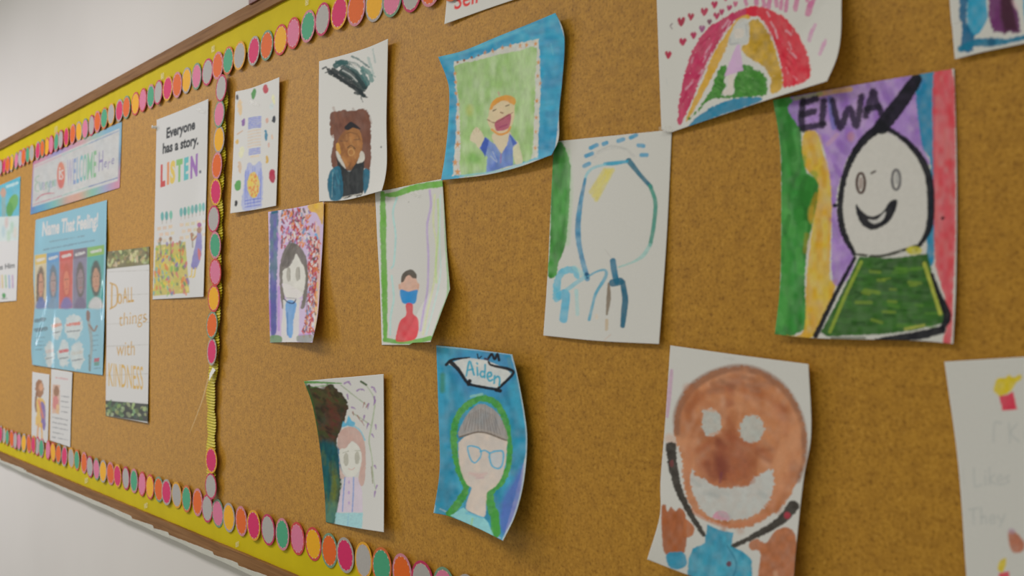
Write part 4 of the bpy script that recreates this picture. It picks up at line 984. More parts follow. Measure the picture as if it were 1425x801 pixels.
def paint_rain(c):
    R1, R2 = (178, 44, 84), (196, 40, 56)
    c.poly([(255, 692), (262, 560), (285, 440), (320, 320), (372, 215), (445, 138), (540, 82), (640, 40), (690, 36), (690, 92), (630, 85), (560, 128), (500, 205), (445, 295), (400, 385), (345, 530), (295, 650)], R1, jit=3, hole=.07, st=(4, 8))
    c.poly([(640, 42), (700, 36), (785, 60), (870, 118), (930, 200), (970, 290), (992, 380), (975, 445), (850, 488), (838, 440), (826, 350), (802, 260), (762, 165), (705, 98), (640, 88)], R2, jit=3, hole=.07, st=(4, 8))
    c.dabs([(262, 690), (290, 440), (380, 215), (540, 90), (560, 128), (445, 295), (345, 530)], 46, 9, 60, -1.05, [(200, 70, 108), (158, 30, 66), (228, 190, 200), (186, 50, 92)], a=.55, soft=1.5)
    c.dabs([(660, 45), (785, 62), (930, 205), (990, 380), (970, 440), (850, 480), (802, 260), (705, 98)], 40, 10, 50, 1.0, [(214, 66, 84), (172, 26, 44), (232, 200, 205), (200, 44, 62)], a=.55, soft=1.5)
    c.poly([(300, 662), (342, 560), (400, 430), (452, 300), (522, 190), (582, 108), (640, 84), (655, 100), (600, 128), (548, 205), (510, 300), (455, 410), (380, 550), (312, 668)], (202, 156, 46), jit=2, var=.14)
    c.poly([(640, 130), (700, 108), (762, 190), (802, 290), (830, 400), (836, 482), (790, 522), (768, 505), (772, 450), (742, 385), (690, 345), (625, 300), (612, 262), (652, 235), (640, 175)], (194, 154, 40), jit=2.5, var=.2, hole=.04, col2=(165, 130, 35))
    c.poly([(312, 662), (372, 600), (436, 505), (480, 392), (520, 362), (528, 400), (512, 440), (520, 480), (500, 528), (560, 522), (572, 440), (620, 358), (690, 388), (740, 425), (756, 510), (722, 536), (560, 545), (432, 560), (335, 655)], (62, 124, 44), jit=3.5, var=.25, st=(3, 4), hole=.08)
    c.dabs([(440, 510), (500, 400), (510, 520)], 10, 10, 26, .6, [(44, 98, 34), (96, 150, 76)], a=.6); c.dabs([(570, 450), (620, 365), (735, 430), (750, 510), (570, 535)], 24, 12, 26, .6, [(44, 98, 34), (104, 156, 84), (52, 112, 40)], a=.6)
    c.poly([(308, 704), (378, 640), (470, 582), (580, 548), (660, 540), (722, 548), (690, 575), (520, 632), (322, 706)], (34, 120, 150), jit=2, var=.15)
    c.poly([(590, 112), (640, 104), (652, 160), (640, 240), (540, 245), (556, 170)], (196, 198, 190), var=.1); c.poly([(572, 165), (620, 160), (618, 205), (572, 210)], (212, 204, 190)); c.stroke([(545, 215), (545, 245), (590, 240)], 12, (165, 168, 165), a=.7); c.stroke([(632, 140), (640, 200)], 8, (165, 168, 165), a=.7)
    c.poly([(582, 250), (600, 250), (618, 392), (512, 426), (540, 350)], (206, 172, 206), smooth=False, var=.05); c.poly([(535, 428), (566, 420), (558, 520), (528, 530), (500, 515), (530, 490)], (214, 204, 190), a=.9)
    def heart(x, y, r, k):
        c.poly([(x, y + r * 1.2), (x - r * .9, y), (x - r * .8, y - r * .8), (x - r * .3, y - r), (x, y - r * .5), (x + r * .4, y - r * 1.1), (x + r, y - r * .7), (x + r * .9, y)], k, var=.15, jit=1.2)
    for x, y, r, k in [(272, 120, 23, (155, 35, 62)), (326, 92, 18, (160, 40, 66)), (400, 64, 20, (165, 40, 72)), (457, 25, 18, (170, 45, 80)), (281, 232, 20, (165, 38, 72)), (341, 196, 17, (165, 38, 80)), (388, 160, 18, (145, 75, 120)),
                       (199, 305, 19, (168, 40, 68)), (430, 122, 13, (110, 60, 80)), (470, 88, 18, (165, 50, 85)), (498, 66, 15, (165, 55, 95)), (540, 45, 15, (170, 60, 100)), (575, 22, 14, (180, 80, 115)), (520, -10, 14, (175, 60, 100))]:
        heart(x, y, r, k)
    c.stroke([(222, 132), (212, 145), (222, 160)], 7, (120, 105, 110), a=.8)
    for x, y, dx, dy, w in [(630, 0, 6, 24, 20), (690, -10, 2, 30, 26), (730, -5, 4, 34, 24), (765, 0, -4, 36, 26), (800, 0, 4, 30, 24), (832, 5, -4, 44, 22), (862, 0, -6, 60, 22), (920, -10, -12, 62, 26), (995, 20, -16, 55, 36), (1010, 0, -20, 30, 26), (1020, 140, -24, 42, 20), (1000, 170, -14, 55, 22), (1068, 240, -22, 60, 20), (1075, 225, -4, 30, 14), (985, -40, -10, 40, 24)]:
        c.stroke([(x, y), (x + dx, y + dy)], w, (192, 108, 146) if y < 100 else (198, 150, 175), a=.85, hole=.1, st=(2, 4), jit=1.4)
    c.stroke([(190, 440), (196, 480)], 4, (190, 192, 185), a=.6)
d_rain = sheet('marker_drawing', 'red and yellow rainbow over a girl in a pink dress, hearts above', 'drawing', (880, 0, 4.006),
      [(128, -190), (660, -400), (1200, -600)], [(1200, -600), (1175, -200), (1166, 0), (1162, 190), (1140, 320), (1085, 452)], [(162, 722), (215, 735), (320, 702), (760, 556), (1085, 455)], [(128, -190), (136, 0), (150, 400), (162, 722)],
      (206, 205, 194), paint_rain, lambda U, V: 0.003 + 0.012 * np.clip(U - .1, 0, 1) * V + 0.03 * np.clip(U + V - 1.45, 0, 1) ** 1.3, step=1.1, seed=28, group=DRAW, off=.0026)
tape(d_rain, 927, 180, 20, 10, -.15, .0045)

def paint_elwa(c):
    c.fat = 1.2; c.water = .25
    c.poly([(40, 110), (130, 95), (126, 190), (130, 250), (142, 310), (174, 340), (166, 420), (146, 500), (136, 600), (142, 720), (132, 742), (52, 756), (70, 600), (72, 330), (66, 220)], (52, 132, 52), jit=2, var=.2, st=(5, 12), col2=(40, 108, 38))
    c.poly([(125, 318), (172, 342), (165, 420), (140, 500), (118, 470), (122, 380)], (36, 100, 32), a=.8, soft=4); c.stroke([(85, 240), (110, 225), (108, 300)], 22, (90, 160, 80), a=.5, soft=6); c.stroke([(75, 125), (110, 180)], 22, (50, 115, 45), a=.8, soft=4); c.stroke([(84, 560), (82, 720)], 16, (85, 155, 70), a=.4, soft=6)
    c.poly([(135, 204), (170, 204), (186, 260), (206, 312), (212, 380), (206, 520), (206, 602), (224, 612), (160, 758), (86, 754), (134, 742), (141, 600), (160, 450), (174, 346), (142, 306), (130, 260)], (208, 154, 34), jit=1.5, var=.12, st=(5, 12), col2=(218, 172, 60))
    c.poly([(128, 100), (440, 46), (448, 150), (462, 250), (472, 290), (350, 200), (270, 250), (236, 320), (222, 400), (240, 480), (270, 545), (252, 602), (212, 606), (210, 400), (202, 300), (184, 240), (166, 200), (128, 195), (92, 142), (104, 118)], (146, 104, 176), jit=2, var=.16, st=(6, 8), col2=(168, 130, 196))
    c.dabs([(60, 130), (112, 112), (112, 250), (128, 312), (158, 350), (130, 500), (122, 735), (65, 745)], 34, 16, 70, 1.5, [(84, 156, 74), (36, 100, 34), (58, 134, 54)], a=.5, soft=3)
    c.dabs([(140, 215), (175, 215), (208, 400), (205, 600), (160, 750), (130, 740)], 14, 12, 60, 1.5, [(222, 178, 70), (190, 134, 26)], a=.5, soft=3)
    c.dabs([(135, 105), (435, 55), (445, 230), (350, 195), (230, 330), (215, 590), (195, 260)], 34, 16, 50, 1.2, [(168, 132, 196), (128, 86, 160), (188, 158, 208)], a=.5, soft=3)
    c.dabs([(492, 50), (538, 40), (545, 600), (515, 650)], 14, 12, 80, 1.5, [(222, 96, 104), (188, 48, 58)], a=.5, soft=3)
    c.stroke([(175, 100), (215, 92), (260, 86)], 12, (205, 160, 80), a=.8); c.stroke([(200, 235), (225, 210)], 10, (190, 150, 175), a=.7); c.stroke([(205, 110), (215, 190)], 12, (90, 105, 165), a=.7); c.stroke([(110, 112), (180, 98)], 9, (150, 160, 90), a=.7)
    c.ell(262, 215, 10, 14, (190, 130, 120), a=.6, soft=4)
    c.poly([(444, 48), (488, 41), (490, 300), (488, 545), (468, 532), (480, 300), (456, 240), (440, 120)], (26, 122, 156), jit=1.5, var=.12)
    c.poly([(488, 42), (537, 32), (546, 200), (546, 500), (540, 640), (534, 776), (512, 772), (528, 700), (502, 600), (490, 540), (486, 300)], (206, 62, 70), jit=1.5, var=.1, st=(4, 12), col2=(216, 84, 92))
    c.poly([(355, 200), (410, 225), (458, 290), (470, 380), (465, 460), (432, 515), (345, 535), (280, 532), (246, 470), (234, 390), (246, 320), (282, 250)], (206, 200, 188), jit=1, var=.04)
    K = (28, 28, 33)
    c.stroke([(440, 60), (400, 118), (345, 188)], [26, 34, 34], K, jit=1.5, var=.3); c.stroke([(345, 185), (292, 230), (252, 300), (233, 390), (240, 470), (272, 534)], [22, 18, 14, 13, 14, 10], K, jit=1.5, var=.3); c.ell(219, 402, 7, 5, K)
    c.stroke([(345, 188), (382, 205), (432, 246), (470, 312), (480, 400), (472, 470), (440, 522)], [14, 11, 14, 17, 17, 14, 8], K, jit=1.5, var=.3)
    c.stroke([(280, 535), (340, 540), (400, 525), (440, 512)], [5, 7, 7, 8], (60, 60, 50), hole=.2)
    c.ring(289, 341, 11, 27, 6, (70, 48, 40)); c.ell(289, 341, 6, 17, (150, 130, 120)); c.ring(385, 332, 11, 27, 6, (95, 92, 92)); c.ell(387, 328, 6, 17, (165, 162, 155)); c.stroke([(318, 314), (328, 309)], 5, (80, 70, 66))
    c.poly([(276, 398), (288, 412), (315, 432), (345, 422), (368, 392), (387, 386), (384, 412), (365, 446), (325, 468), (294, 456), (278, 425)], K, jit=1); c.poly([(308, 440), (332, 440), (356, 418), (350, 440), (326, 452)], (205, 200, 190), jit=.6)
    c.poly([(284, 542), (380, 545), (470, 532), (488, 605), (522, 690), (512, 722), (430, 742), (350, 752), (195, 758), (180, 746), (232, 650)], (54, 98, 36), jit=1.5, smooth=False, var=.28, st=(12, 3), col2=(44, 84, 30))
    for i in range(34):
        x, y = c.rng.uniform(250, 470), c.rng.uniform(560, 735); x = max(x, 330 - (y - 560) * .7)
        c.stroke([(x, y), (x + c.rng.uniform(12, 40), y + c.rng.uniform(-8, 8))], c.rng.uniform(4, 9), [(128, 148, 52), (86, 128, 46), (34, 66, 28)][i % 3], a=.6, soft=2)
    c.stroke([(290, 556), (250, 640), (205, 745)], 8, (150, 165, 60), a=.8); c.stroke([(462, 560), (485, 630), (505, 695)], 9, (185, 185, 75), a=.85); c.stroke([(410, 738), (460, 728)], 7, (175, 175, 80), a=.8); c.ell(434, 524, 22, 12, (190, 180, 60))
    c.stroke([(272, 545), (222, 640), (166, 756)], [8, 10, 12], K, jit=1.2); c.stroke([(482, 590), (502, 645), (524, 700), (512, 735)], [8, 12, 18, 12], K, jit=1.2); c.stroke([(510, 740), (430, 758), (330, 768)], [18, 20, 8], K, jit=1.5); c.stroke([(300, 762), (210, 762)], 6, (60, 70, 45), a=.7)
    c.ell(512, 436, 5, 5, (60, 20, 30)); c.stroke([(425, 773), (505, 774)], 9, (200, 196, 186))
    for p in ([(132, 118), (128, 155), (130, 195)], [(130, 125), (168, 112)], [(128, 155), (162, 146)], [(132, 192), (186, 182)], [(188, 118), (184, 178)], [(212, 118), (222, 160), (234, 190), (250, 150), (262, 140), (276, 186), (286, 140), (290, 106)], [(302, 158), (316, 112), (324, 92), (330, 120), (346, 152)], [(306, 140), (338, 134)]):
        c.stroke(p, 15, (34, 30, 40), jit=2.2, var=.4, a=.92, soft=2.5, hole=.05)
d_elwa = sheet('painted_portrait', 'round white smiling head in a green dress on purple, yellow and red stripes', 'drawing', (1050, 80, 1.9537),
      [(50, 115), (290, 72), (543, 30)], [(543, 30), (550, 300), (548, 600), (540, 778)], [(55, 752), (170, 763), (430, 769), (540, 778)], [(50, 115), (67, 220), (72, 330), (70, 600), (55, 752)],
      (202, 198, 186), paint_elwa, lifts(bl=.008, br=.005, tl=.004, bow=.003), step=1.15, seed=29, group=DRAW)

def paint_crown(c):
    c.poly([(82, 112), (150, 124), (185, 106), (215, 132), (238, 148), (258, 200), (248, 250), (232, 290), (222, 320), (212, 345), (212, 385), (226, 440), (228, 500), (226, 560), (204, 695), (160, 700), (152, 560), (132, 370), (104, 200)], (62, 44, 30), jit=3, var=.35, st=(4, 4), col2=(48, 50, 28))
    c.poly([(100, 130), (150, 130), (180, 120), (215, 150), (235, 180), (205, 200), (160, 180), (125, 200), (110, 190)], (74, 72, 36), a=.6, soft=8); c.ell(195, 250, 26, 60, (92, 44, 34), a=.7, soft=12)
    c.stroke([(76, 98), (98, 180), (120, 280), (132, 350)], [10, 22, 18, 14], (52, 88, 40), a=.9, soft=4)
    c.poly([(136, 360), (212, 370), (226, 440), (226, 520), (205, 690), (164, 696), (155, 560)], (20, 74, 78), soft=8, var=.3, st=(4, 8)); c.stroke([(172, 440), (166, 560)], 22, (30, 88, 80), a=.6, soft=6)
    c.stroke([(192, 450), (204, 540), (196, 620)], 24, (102, 108, 34), a=.85, soft=6, var=.3); c.poly([(160, 610), (212, 620), (204, 698), (163, 700)], (84, 122, 98), a=.85, soft=8); c.stroke([(220, 380), (226, 470)], 9, (30, 100, 140), a=.8)
    c.dabs([(105, 130), (185, 112), (250, 190), (220, 320), (135, 350)], 60, 11, 24, .8, [(44, 30, 22), (84, 58, 36), (60, 66, 32), (92, 48, 36), (38, 40, 26)], a=.6, soft=2)
    c.dabs([(140, 370), (210, 375), (224, 500), (200, 690), (165, 690)], 34, 10, 50, 1.5, [(14, 58, 66), (40, 98, 84), (96, 104, 40), (24, 84, 96)], a=.5, soft=3)
    c.stroke([(74, 97), (130, 98), (180, 100), (232, 102)], [12, 9, 7, 4], (82, 132, 62)); c.stroke([(100, 120), (170, 110)], 5, (90, 135, 70), a=.7)
    c.stroke([(315, 94), (345, 120), (374, 175), (368, 240), (356, 310), (350, 350), (362, 420), (368, 500), (378, 560)], [7, 4, 6, 6, 7, 6, 5, 4, 3], (150, 164, 128), a=.8)
    c.stroke([(315, 94), (338, 108)], 9, (62, 78, 52)); c.stroke([(228, 108), (280, 150), (335, 192)], 5, (140, 152, 120), a=.8); c.stroke([(280, 230), (320, 255), (358, 282)], 5, (140, 152, 120), a=.8); c.stroke([(360, 460), (366, 530)], 5, (120, 120, 80), a=.8)
    for x, y, dx, dy in [(245, 102, 22, -8), (262, 98, 10, 12), (298, 134, 18, -8), (318, 128, 12, 6), (362, 118, 14, 8), (372, 128, 8, 14), (372, 160, 4, 26), (376, 175, -6, 20), (276, 205, 16, 8), (348, 190, -4, 22), (362, 320, 8, 14), (374, 455, 6, 12), (384, 540, -4, 14), (376, 565, -3, 24), (330, 240, -4, 22), (346, 275, -6, 22), (378, 280, 2, 20), (256, 150, 4, 20)]:
        c.stroke([(x, y), (x + dx * .6, y + dy * .6 - 2), (x + dx, y + dy)], [8, 6, 3], (132, 92, 150), a=.8)
    for x, y, dx, dy in [(338, 205, 6, -14), (300, 240, 14, 24), (318, 262, 10, 20), (330, 185, -6, 20), (280, 225, 4, 14)]: c.stroke([(x, y), (x + dx, y + dy)], [6, 3], (140, 90, 80), a=.8)
    c.poly([(222, 385), (214, 345), (226, 308), (262, 288), (300, 298), (328, 340), (336, 420), (328, 535), (304, 525), (316, 440), (312, 385), (282, 350), (264, 362), (250, 384)], (190, 155, 142), var=.1, st=(3, 8)); c.poly([(222, 430), (232, 480), (250, 505), (228, 510), (224, 470)], (200, 172, 160))
    c.poly([(224, 386), (250, 380), (266, 362), (284, 352), (312, 386), (318, 440), (300, 486), (268, 504), (238, 476), (224, 430)], (224, 216, 198), var=.03)
    c.ell(251, 428, 11, 29, (172, 168, 152)); c.ell(299, 421, 11, 28, (172, 168, 152)); c.stroke([(238, 400), (262, 392)], 3, (150, 150, 130)); c.stroke([(288, 390), (312, 390)], 3, (150, 150, 130)); c.stroke([(262, 468), (275, 472), (288, 464)], 3, (195, 150, 140))
    c.poly([(232, 292), (238, 264), (250, 272), (262, 240), (274, 262), (292, 270), (284, 290), (258, 284)], (92, 168, 205), smooth=False, var=.15); c.stroke([(285, 284), (312, 305), (332, 345)], 6, (130, 185, 215))
    c.poly([(248, 504), (300, 504), (320, 560), (324, 655), (212, 655), (230, 560)], (208, 192, 212), smooth=False, var=.05); c.stroke([(246, 505), (240, 580), (236, 650)], 5, (118, 145, 190)); c.stroke([(284, 505), (282, 580), (278, 652)], 5, (118, 145, 190))
    for y in (525, 570, 615): c.ell(264, y, 4, 7, (175, 150, 190))
    c.poly([(208, 656), (324, 656), (320, 724), (203, 708)], (156, 200, 220), smooth=False, var=.12, st=(2, 2)); c.stroke([(262, 660), (258, 712)], 3, (120, 160, 190), a=.6)
d_crown = sheet('crayon_portrait', 'girl with pink hair and blue crown under purple vines, dark tree at left', 'drawing', (400, 500, 3.081),
      [(70, 93), (180, 82), (300, 72), (412, 62)], [(412, 62), (414, 400), (413, 740)], [(165, 697), (290, 722), (413, 742)], [(70, 93), (108, 200), (138, 370), (158, 560), (165, 697)],
      (204, 200, 192), paint_crown, lifts(tl=.030, br=.014, tr=.006, bow=.002, p=1.6), step=0.9, seed=30, group=DRAW)

def paint_hood(c):
    c.poly([(60, 40), (350, 75), (405, 400), (305, 770), (55, 665)], (46, 144, 176), smooth=False, var=.18, st=(8, 10), col2=(34, 126, 156))
    c.dabs([(70, 60), (340, 90), (395, 400), (310, 740), (70, 650)], 46, 26, 80, 1.3, [(84, 176, 200), (28, 116, 148), (58, 152, 184), (40, 138, 160)], a=.55, soft=6)
    c.poly([(180, 70), (340, 95), (352, 150), (300, 240), (180, 230), (130, 120)], (66, 132, 184), a=.5, soft=12, var=.12); c.stroke([(345, 200), (380, 330)], 30, (62, 160, 190), a=.7, soft=8); c.poly([(345, 540), (385, 480), (370, 620), (320, 730), (296, 690), (310, 600)], (80, 98, 170), a=.85, soft=8)
    c.stroke([(92, 160), (92, 215)], 18, (60, 120, 70), a=.7, soft=4); c.stroke([(330, 100), (340, 150)], 12, (90, 140, 150), a=.6)
    c.stroke([(342, 90), (364, 170), (387, 300), (396, 400), (384, 540), (354, 660), (310, 752)], 7, (190, 205, 205), a=.8); c.stroke([(72, 56), (200, 68), (342, 86)], 4, (190, 205, 205), a=.6); c.stroke([(84, 640), (150, 672), (300, 745)], 5, (190, 205, 205), a=.6); c.stroke([(64, 630), (60, 655)], 8, (190, 205, 205), a=.6)
    G = (66, 142, 58); c.fat = 1.15
    c.stroke([(120, 658), (155, 610), (176, 566), (150, 500), (136, 430), (134, 360), (152, 300), (195, 258), (238, 242), (285, 262), (318, 320), (332, 400), (330, 480), (308, 540), (268, 575), (262, 610), (282, 680), (280, 735)], [26, 26, 20, 18, 20, 22, 20, 20, 20, 20, 20, 18, 18, 18, 22, 26, 28, 24], G, jit=2.2, var=.25, col2=(84, 150, 70)); c.stroke([(195, 236), (235, 228)], 8, (150, 200, 180), a=.7)
    c.poly([(158, 392), (150, 440), (158, 500), (178, 548), (196, 566), (184, 600), (178, 640), (210, 658), (244, 668), (250, 610), (256, 578), (290, 552), (314, 500), (324, 420), (318, 388), (230, 362)], (218, 200, 184), var=.05)
    c.poly([(152, 382), (162, 335), (190, 290), (232, 262), (285, 290), (312, 335), (323, 394), (232, 364)], (156, 148, 142), var=.2, st=(2, 12), jit=1)
    for i in range(12): c.stroke([(190 + i * 8, 280 + abs(i - 5) * 4), (172 + i * 12, 360 + max(0, i - 6) * 4)], 2.5, (105, 97, 92), a=.6)
    c.stroke([(154, 382), (232, 364), (322, 394)], 5, (112, 100, 88)); c.stroke([(158, 374), (232, 356), (320, 384)], 3, (170, 158, 145), a=.7)
    B = (82, 168, 200)
    c.stroke([(183, 416), (200, 414), (226, 424), (230, 450), (210, 474), (194, 462), (184, 430), (183, 416)], 5, B); c.stroke([(262, 440), (285, 432), (310, 436), (308, 478), (294, 495), (272, 486), (262, 460), (262, 440)], 6, B); c.stroke([(228, 434), (245, 430), (262, 440)], 5, B); c.poly([(268, 446), (304, 442), (302, 478), (290, 488), (272, 478)], (190, 200, 205), a=.7)
    c.stroke([(190, 512), (225, 520), (250, 512)], [6, 14, 6], (205, 165, 160), a=.6, soft=4); c.stroke([(215, 530), (240, 528)], 6, (195, 165, 165), a=.6)
    c.poly([(122, 664), (168, 634), (186, 652), (240, 670), (258, 690), (278, 742), (200, 706)], (145, 205, 226), smooth=False, var=.1); c.stroke([(200, 675), (196, 700)], 6, (150, 190, 130), a=.8); c.stroke([(178, 655), (238, 672)], 5, (110, 180, 210))
    c.stroke([(284, 655), (288, 728)], 22, G, jit=1.5)
    c.poly([(110, 118), (180, 96), (250, 106), (320, 135), (340, 155), (295, 206), (205, 194), (185, 180), (150, 138)], (216, 216, 210), smooth=False, jit=.6)
    K = (30, 30, 34)
    c.stroke([(106, 122), (128, 104), (190, 96)], [10, 8, 4], K); c.stroke([(122, 112), (150, 140), (178, 182), (200, 195), (290, 212)], [14, 12, 10, 9, 9], K); c.stroke([(290, 210), (345, 156), (332, 138), (270, 124), (258, 112)], [9, 9, 10, 7, 6], K); c.stroke([(186, 192), (190, 180)], 12, K)
    c.stroke([(258, 98), (270, 84), (280, 102), (290, 84), (296, 106)], 8, K); c.stroke([(218, 84), (222, 100), (232, 92)], 4, K); c.stroke([(285, 212), (300, 216)], 12, K); c.stroke([(245, 100), (256, 104)], 7, (60, 50, 70))
    T = (62, 158, 182)
    for p in ([(178, 162), (190, 110), (206, 158)], [(182, 142), (202, 138)], [(217, 132), (219, 160)], [(216, 116), (218, 119)], [(246, 122), (244, 168)], [(244, 148), (234, 146), (228, 156), (234, 166), (244, 162)], [(254, 166), (268, 162), (266, 150), (256, 152), (254, 168), (262, 180), (272, 176)], [(280, 162), (278, 188)], [(280, 172), (290, 164), (298, 172), (297, 196)]):
        c.stroke(p, 6, T, jit=.4)
d_hood = sheet('painted_portrait', 'face in glasses and grey hat with green hood on blue, name plate above', 'drawing', (580, 460, 2.584),
      [(70, 52), (200, 66), (343, 85)], [(343, 85), (364, 170), (388, 300), (397, 400), (385, 540), (355, 660), (310, 755)], [(60, 655), (120, 668), (220, 710), (310, 755)], [(70, 52), (78, 300), (82, 500), (60, 655)],
      (206, 204, 196), paint_hood, lambda U, V: 0.004 + 0.034 * (U ** 2) * np.clip(V - .25, 0, 1) ** 1.6 * 1.5 + 0.014 * U ** 2 * (1 - V) ** 2 + 0.012 * ((1 - U) * V) ** 3, step=1.0, seed=31, group=DRAW)

def paint_brown(c):
    SK = (166, 104, 64)
    c.poly([(350, 95), (250, 122), (178, 180), (146, 260), (142, 322), (165, 400), (172, 480), (192, 560), (240, 604), (300, 630), (360, 642), (430, 620), (500, 572), (545, 505), (575, 430), (586, 350), (576, 280), (542, 200), (480, 136), (410, 102)], SK, jit=4, var=.14, st=(14, 14), col2=(182, 122, 82))
    c.stroke([(150, 320), (152, 250), (190, 178), (260, 126), (350, 100), (430, 116), (500, 160), (548, 225), (574, 300), (580, 400), (560, 480)], [20, 26, 30, 28, 24, 28, 26, 22, 22, 20, 14], (128, 88, 66), a=.75, soft=4)
    for p, w, k in [([(190, 240), (240, 190), (330, 165), (430, 180), (510, 240)], 26, (140, 76, 46)), ([(480, 240), (530, 330), (520, 420), (500, 520)], 36, (182, 122, 90)), ([(200, 350), (190, 430), (195, 500)], 30, (176, 112, 76)), ([(270, 160), (380, 140), (460, 170)], 14, (170, 118, 90)), ([(220, 380), (300, 330), (400, 360), (480, 410)], 22, (150, 84, 54)), ([(330, 170), (335, 330)], 34, (146, 80, 50)), ([(420, 380), (480, 370), (520, 330)], 14, (130, 74, 48)), ([(360, 190), (400, 205)], 14, (184, 128, 100)), ([(505, 380), (500, 470), (470, 560)], 26, (190, 130, 98)), ([(420, 390), (470, 420)], 10, (125, 68, 45))]:
        c.stroke(p, w, k, a=.55, soft=7)
    c.dabs([(170, 220), (350, 110), (540, 220), (570, 400), (500, 560), (360, 635), (200, 560), (160, 380)], 60, 26, 90, .9, [(184, 122, 80), (148, 86, 48), (196, 138, 98), (164, 98, 58)], a=.5, spread=1.2, soft=6)
    c.dabs([(480, 300), (560, 320), (560, 430), (500, 540), (450, 600), (470, 420)], 18, 26, 80, 1.7, [(194, 138, 100), (186, 126, 86)], a=.6, soft=6); c.dabs([(250, 150), (350, 110), (460, 150), (420, 190), (290, 190)], 14, 14, 50, .2, [(150, 108, 84), (134, 92, 66)], a=.5, soft=4)
    c.poly([(300, 320), (345, 320), (400, 390), (416, 445), (392, 494), (290, 498), (238, 470), (215, 425), (255, 375)], (138, 76, 52), a=.7, soft=20, var=.2); c.dabs([(300, 350), (345, 350), (400, 450), (290, 490), (235, 440)], 14, 20, 50, 1.2, [(118, 62, 46), (150, 86, 58)], a=.5, soft=6); c.ell(300, 430, 24, 44, (112, 58, 48), a=.6, soft=12); c.stroke([(300, 455), (295, 485)], 8, (110, 60, 70), a=.6, soft=3)
    c.poly([(238, 250), (262, 238), (290, 252), (298, 296), (280, 325), (250, 328), (236, 300)], (176, 178, 168), jit=5, var=.1); c.poly([(372, 272), (402, 260), (436, 278), (444, 318), (412, 352), (376, 344), (360, 312)], (176, 178, 168), jit=5, var=.1)
    c.stroke([(258, 242), (276, 244)], 12, (196, 150, 120), a=.7, soft=3); c.stroke([(262, 326), (296, 318)], 8, (190, 140, 110), a=.7, soft=3)
    c.poly([(200, 440), (215, 462), (240, 472), (270, 496), (320, 504), (385, 496), (410, 468), (440, 455), (472, 444), (476, 500), (452, 562), (400, 602), (325, 614), (250, 595), (210, 540), (196, 490)], (186, 188, 180), jit=5, var=.06)
    c.poly([(270, 604), (282, 586), (300, 582), (320, 590), (328, 612), (298, 612)], (196, 140, 155), jit=.6); c.stroke([(200, 580), (250, 610), (320, 632), (400, 620), (450, 595)], 14, (180, 116, 82), a=.7)
    c.dabs([(205, 470), (290, 510), (400, 500), (465, 460), (440, 560), (320, 606), (230, 570)], 14, 16, 40, .4, [(192, 192, 184), (160, 164, 158)], a=.5, soft=4); c.dabs([(198, 452), (240, 478), (300, 500), (390, 494), (470, 448)], 12, 10, 16, 1.5, [(160, 96, 62)], a=.6)
    c.fat = 1.15
    K = (58, 54, 48)
    c.stroke([(130, 366), (138, 440), (160, 520), (196, 592), (242, 664)], [30, 26, 20, 17, 12], K, jit=2, var=.35); c.ell(133, 422, 7, 12, (110, 60, 60), a=.8)
    c.stroke([(336, 702), (400, 672), (460, 640), (510, 605), (542, 566)], [12, 16, 22, 28, 34], K, jit=2, var=.35); c.ell(522, 597, 12, 12, (150, 55, 65), rot=.6)
    c.poly([(252, 628), (300, 648), (342, 655), (332, 702), (372, 718), (402, 745), (406, 880), (180, 860), (190, 740), (205, 708), (244, 690)], (42, 132, 158), smooth=False, jit=1.5, var=.16, st=(5, 7), col2=(62, 150, 172)); c.stroke([(320, 700), (350, 760), (330, 830)], 5, (35, 100, 125), a=.6); c.ell(326, 760, 9, 9, (100, 62, 72))
    c.poly([(98, 570), (112, 562), (118, 585), (130, 568), (146, 582), (160, 572), (180, 600), (176, 720), (112, 728), (100, 660)], (150, 84, 46), var=.18, st=(4, 10)); c.poly([(176, 610), (208, 636), (202, 664), (176, 668)], (165, 100, 62)); c.poly([(114, 728), (172, 722), (180, 768), (130, 776)], (40, 132, 160))
    c.poly([(394, 690), (420, 676), (450, 690), (480, 652), (520, 638), (552, 678), (545, 860), (424, 870), (432, 728), (400, 715)], (160, 98, 62), var=.18, st=(6, 8), jit=1.5)
    c.stroke([(132, 110), (124, 190), (118, 265)], [10, 14, 8], (184, 148, 168), a=.85); c.stroke([(310, 68), (342, 72)], 6, (180, 180, 172), a=.6, hole=.3, st=(1.5, 2)); c.stroke([(480, 790), (500, 840)], 14, (190, 150, 120), a=.6, soft=4)
d_brown = sheet('painted_portrait', 'large round brown face with a wide grey grin and raised dark arms', 'drawing', (880, 470, 2.42),
      [(128, 25), (360, 58), (593, 88)], [(593, 88), (602, 320), (576, 480), (552, 700), (536, 900)], [(50, 745), (200, 802), (380, 855), (536, 900)], [(128, 25), (110, 290), (95, 480), (92, 600), (50, 745)],
      (196, 194, 184), paint_brown, lambda U, V: 0.002 + 0.026 * ((1 - U) ** 2) * np.clip(V - .5, 0, 1) * 2 * V + 0.012 * U ** 2 * V + 0.006 * U * (1 - V), step=1.15, seed=32, group=DRAW)

